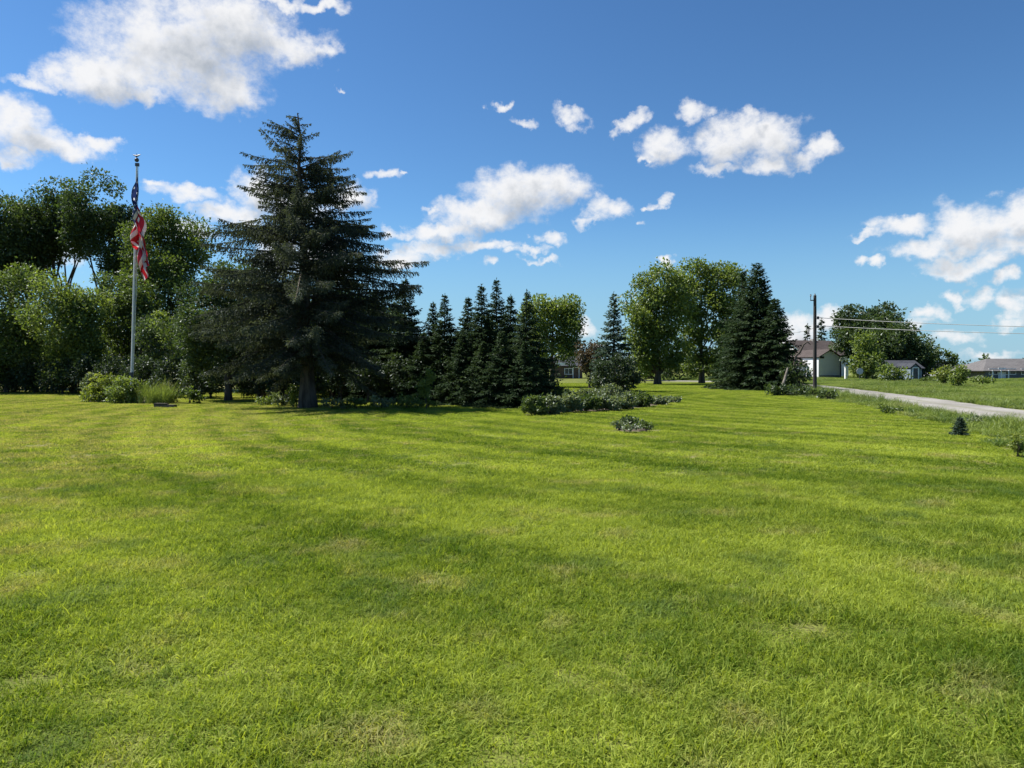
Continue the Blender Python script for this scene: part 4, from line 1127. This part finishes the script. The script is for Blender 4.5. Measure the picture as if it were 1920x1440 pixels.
# white house with its garage
HY = 118.0
hx0 = xat(1545, HY)
root = empty('white_house', (hx0, HY, 0), 'white sided house with red brown roof and a garage gable behind the utility pole', 'house')
root.rotation_euler = (0, 0, rad(20))
def X(px, Y=HY): return xat(px, Y) - hx0
def Z(py, Y=HY): return at(1545, py, Y)[2]
gable_block(X(1532), X(1583), 0, 8, Z(668), Z(655), 'y', M_SIDE_W, M_ROOF_R, root, 0.25, name=('garage_wall', 'garage_roof'))
gable_block(X(1511) + 7.0, X(1606) + 8.0, 8.4, 17, Z(661), Z(632), 'x', M_SIDE_W, M_ROOF_R, root, 0.5)
gable_block(X(1494), X(1531.0), 3.0, 8.1, Z(681), Z(664), 'x', M_SIDE_W, M_ROOF_P, root, 0.5, name=('porch_wall', 'porch_roof'))
B = Buf(); B.box(X(1535), X(1544), -.06, -.003, Z(672), Z(668.5))
B.build('vent', M_PANE, root)
B = Buf(); B.box(X(1583) - .02, X(1583) + .12, -.12, 0.02, 0.1, Z(669)); B.build('downpipe', M_DKMETAL, root)
B = Buf(); B.box(X(1534), X(1581), -.05, -.003, 0.02, .45); B.build('foundation', M_FOUND, root)
door(root, X(1520), 0.05, .95, 2.05, 3.0, M_TRIM)
window(root, X(1506), 0.9, 1.2, .75, 3.0)
window(root, X(1595) + 5.5, 1.3, 1.1, 1.2, 8.4)
B = Buf(); B.box(X(1566) + 7.0, X(1566) + 7.8, 12.3, 13.1, Z(645), Z(629)); B.build('chimney', M_FOUND, root)
B = Buf(); B.tube([(X(1546), 8.2, 0), (X(1546), 8.2, Z(604))], (.035, .02), 6, cap=True)
for k, hw in enumerate((.55, .45, .35)): B.box(X(1546) - hw, X(1546) + hw, 8.19, 8.21, Z(608) + .0 - k * .35, Z(608) + .03 - k * .35)
B.build('antenna_mast', M_ALU, root)

# posts and sign near the house
for k, (px, w_, lab) in enumerate([(1513.5, .26, 'white square post left of the garage gable'), (1586, .30, 'white square post right of the garage gable')]):
    Yp = 104.
    h = at(px, 689, Yp)[2]
    B = Buf(); B.box(-w_ / 2, w_ / 2, -w_ / 2, w_ / 2, 0, h); B.box(-w_ / 2 - .05, w_ / 2 + .05, -w_ / 2 - .05, w_ / 2 + .05, h + .001, h + .07)
    tag(B.build('white_post', M_TRIM, loc=(xat(px, Yp), Yp, 0)), lab, 'post', 'white posts by the house')
YS = 90.
root = empty('road_sign', (xat(1612, YS), YS, 0), 'grey back of an octagonal road sign on a post', 'sign')
zs = at(1612, 696, YS)[2]
M_SIGN = plain('sign_back', (0.42, 0.41, 0.43), (0.5, 0.49, 0.51), 2, 0.5, 0.3)
B = Buf(); th = np.linspace(0, 2 * math.pi, 9)[:-1] + math.pi / 8
B.tube([(0, -.02, zs), (0, .02, zs)], (.42, .42), 8, cap=True)
B.build('sign_plate', M_SIGN, root)
B = Buf(); B.tube([(0, .06, 0), (0, .06, zs + .35)], (.035, .035), 6, cap=True); B.build('post', M_DKMETAL, root)

# blue-grey shed
SY = 96.
sx0 = xat(1715, SY)
root = empty('garden_shed', (sx0, SY, 0), 'small blue grey shed with a narrow dark door right of the rounded shrub', 'shed')
def X(px): return xat(px, SY) - sx0
def Z(py): return at(1715, py, SY)[2]
gable_block(X(1707), X(1724), 0, 4, Z(688), Z(681), 'y', M_SIDE_B, M_ROOF_D, root, .15, name=('porch_wall', 'porch_roof'))
gable_block(X(1710), X(1762), 4.2, 9, Z(689), Z(675), 'x', M_SIDE_B, M_ROOF_D, root, .3)
door(root, X(1716), .03, .62, 1.55, 0, M_DKMETAL)
window(root, X(1745), .75, .8, .6, 4.2)

# house behind, grey roof
Y2 = 140.
x2 = xat(1812, Y2)
root = empty('bungalow', (x2, Y2, 0), 'far grey roofed house with a pale lower gable, left of the long bungalow', 'house')
def X(px): return xat(px, Y2) - x2
def Z(py): return at(1812, py, Y2)[2]
gable_block(X(1782), X(1832), 5, 13, Z(690), Z(677), 'x', M_SIDE_G, M_ROOF_D, root, .5, hip=1.2)
gable_block(X(1806), X(1845), 0, 5.4, Z(694), Z(683), 'y', M_SIDE_G, M_ROOF_D, root, .3, name=('wing_wall', 'wing_roof'))
window(root, X(1815), .9, 1.3, 1.0, 0); window(root, X(1834), .9, 1.3, 1.0, 0)

Y3 = 108.
x3 = xat(1900, Y3)
root = empty('long_bungalow', (x3, Y3, 0), 'long low bungalow with a grey hipped roof at the right edge of the photo', 'house')
def X(px): return xat(px, Y3) - x3
def Z(py): return at(1900, py, Y3)[2]
gable_block(X(1846), X(2060), 0, 8.5, Z(692.5), Z(672), 'x', M_SIDE_D, M_ROOF_G, root, .6, hip=3.6)
for px, w_ in ((1862, 1.2), (1893, 1.6), (1925, 1.6), (1960, 1.4), (2010, 1.4)): window(root, X(px), .7, w_, .75, 0)
door(root, X(1878), .03, .9, 1.5, 0, M_TRIM)
for px in (1856, 1872, 1886):
    B = Buf(); B.box(X(px) - .06, X(px) + .06, -.62, -.5, 0, Z(694)); B.build('porch_post', M_TRIM, root)

# brown outbuilding in the middle gap
Y4 = 112.
x4 = xat(1062, Y4)
root = empty('brown_shed', (x4, Y4, 0), 'dark brown shed with pale eave seen in the gap behind the round bright tree', 'shed')
def X(px): return xat(px, Y4) - x4
def Z(py): return at(1062, py, Y4)[2]
gable_block(X(1036), X(1092), 0, 6, Z(684), Z(668), 'x', M_SIDE_BR, M_ROOF_D, root, .4)
window(root, X(1066), .7, 1.1, .8, 0)
door(root, X(1080), .03, .8, 1.6, 0, M_SIDE_BR)
B = Buf(); B.box(X(1034), X(1060), -.55, -.43, Z(685), Z(680)); B.build('fascia', M_TRIM, root)
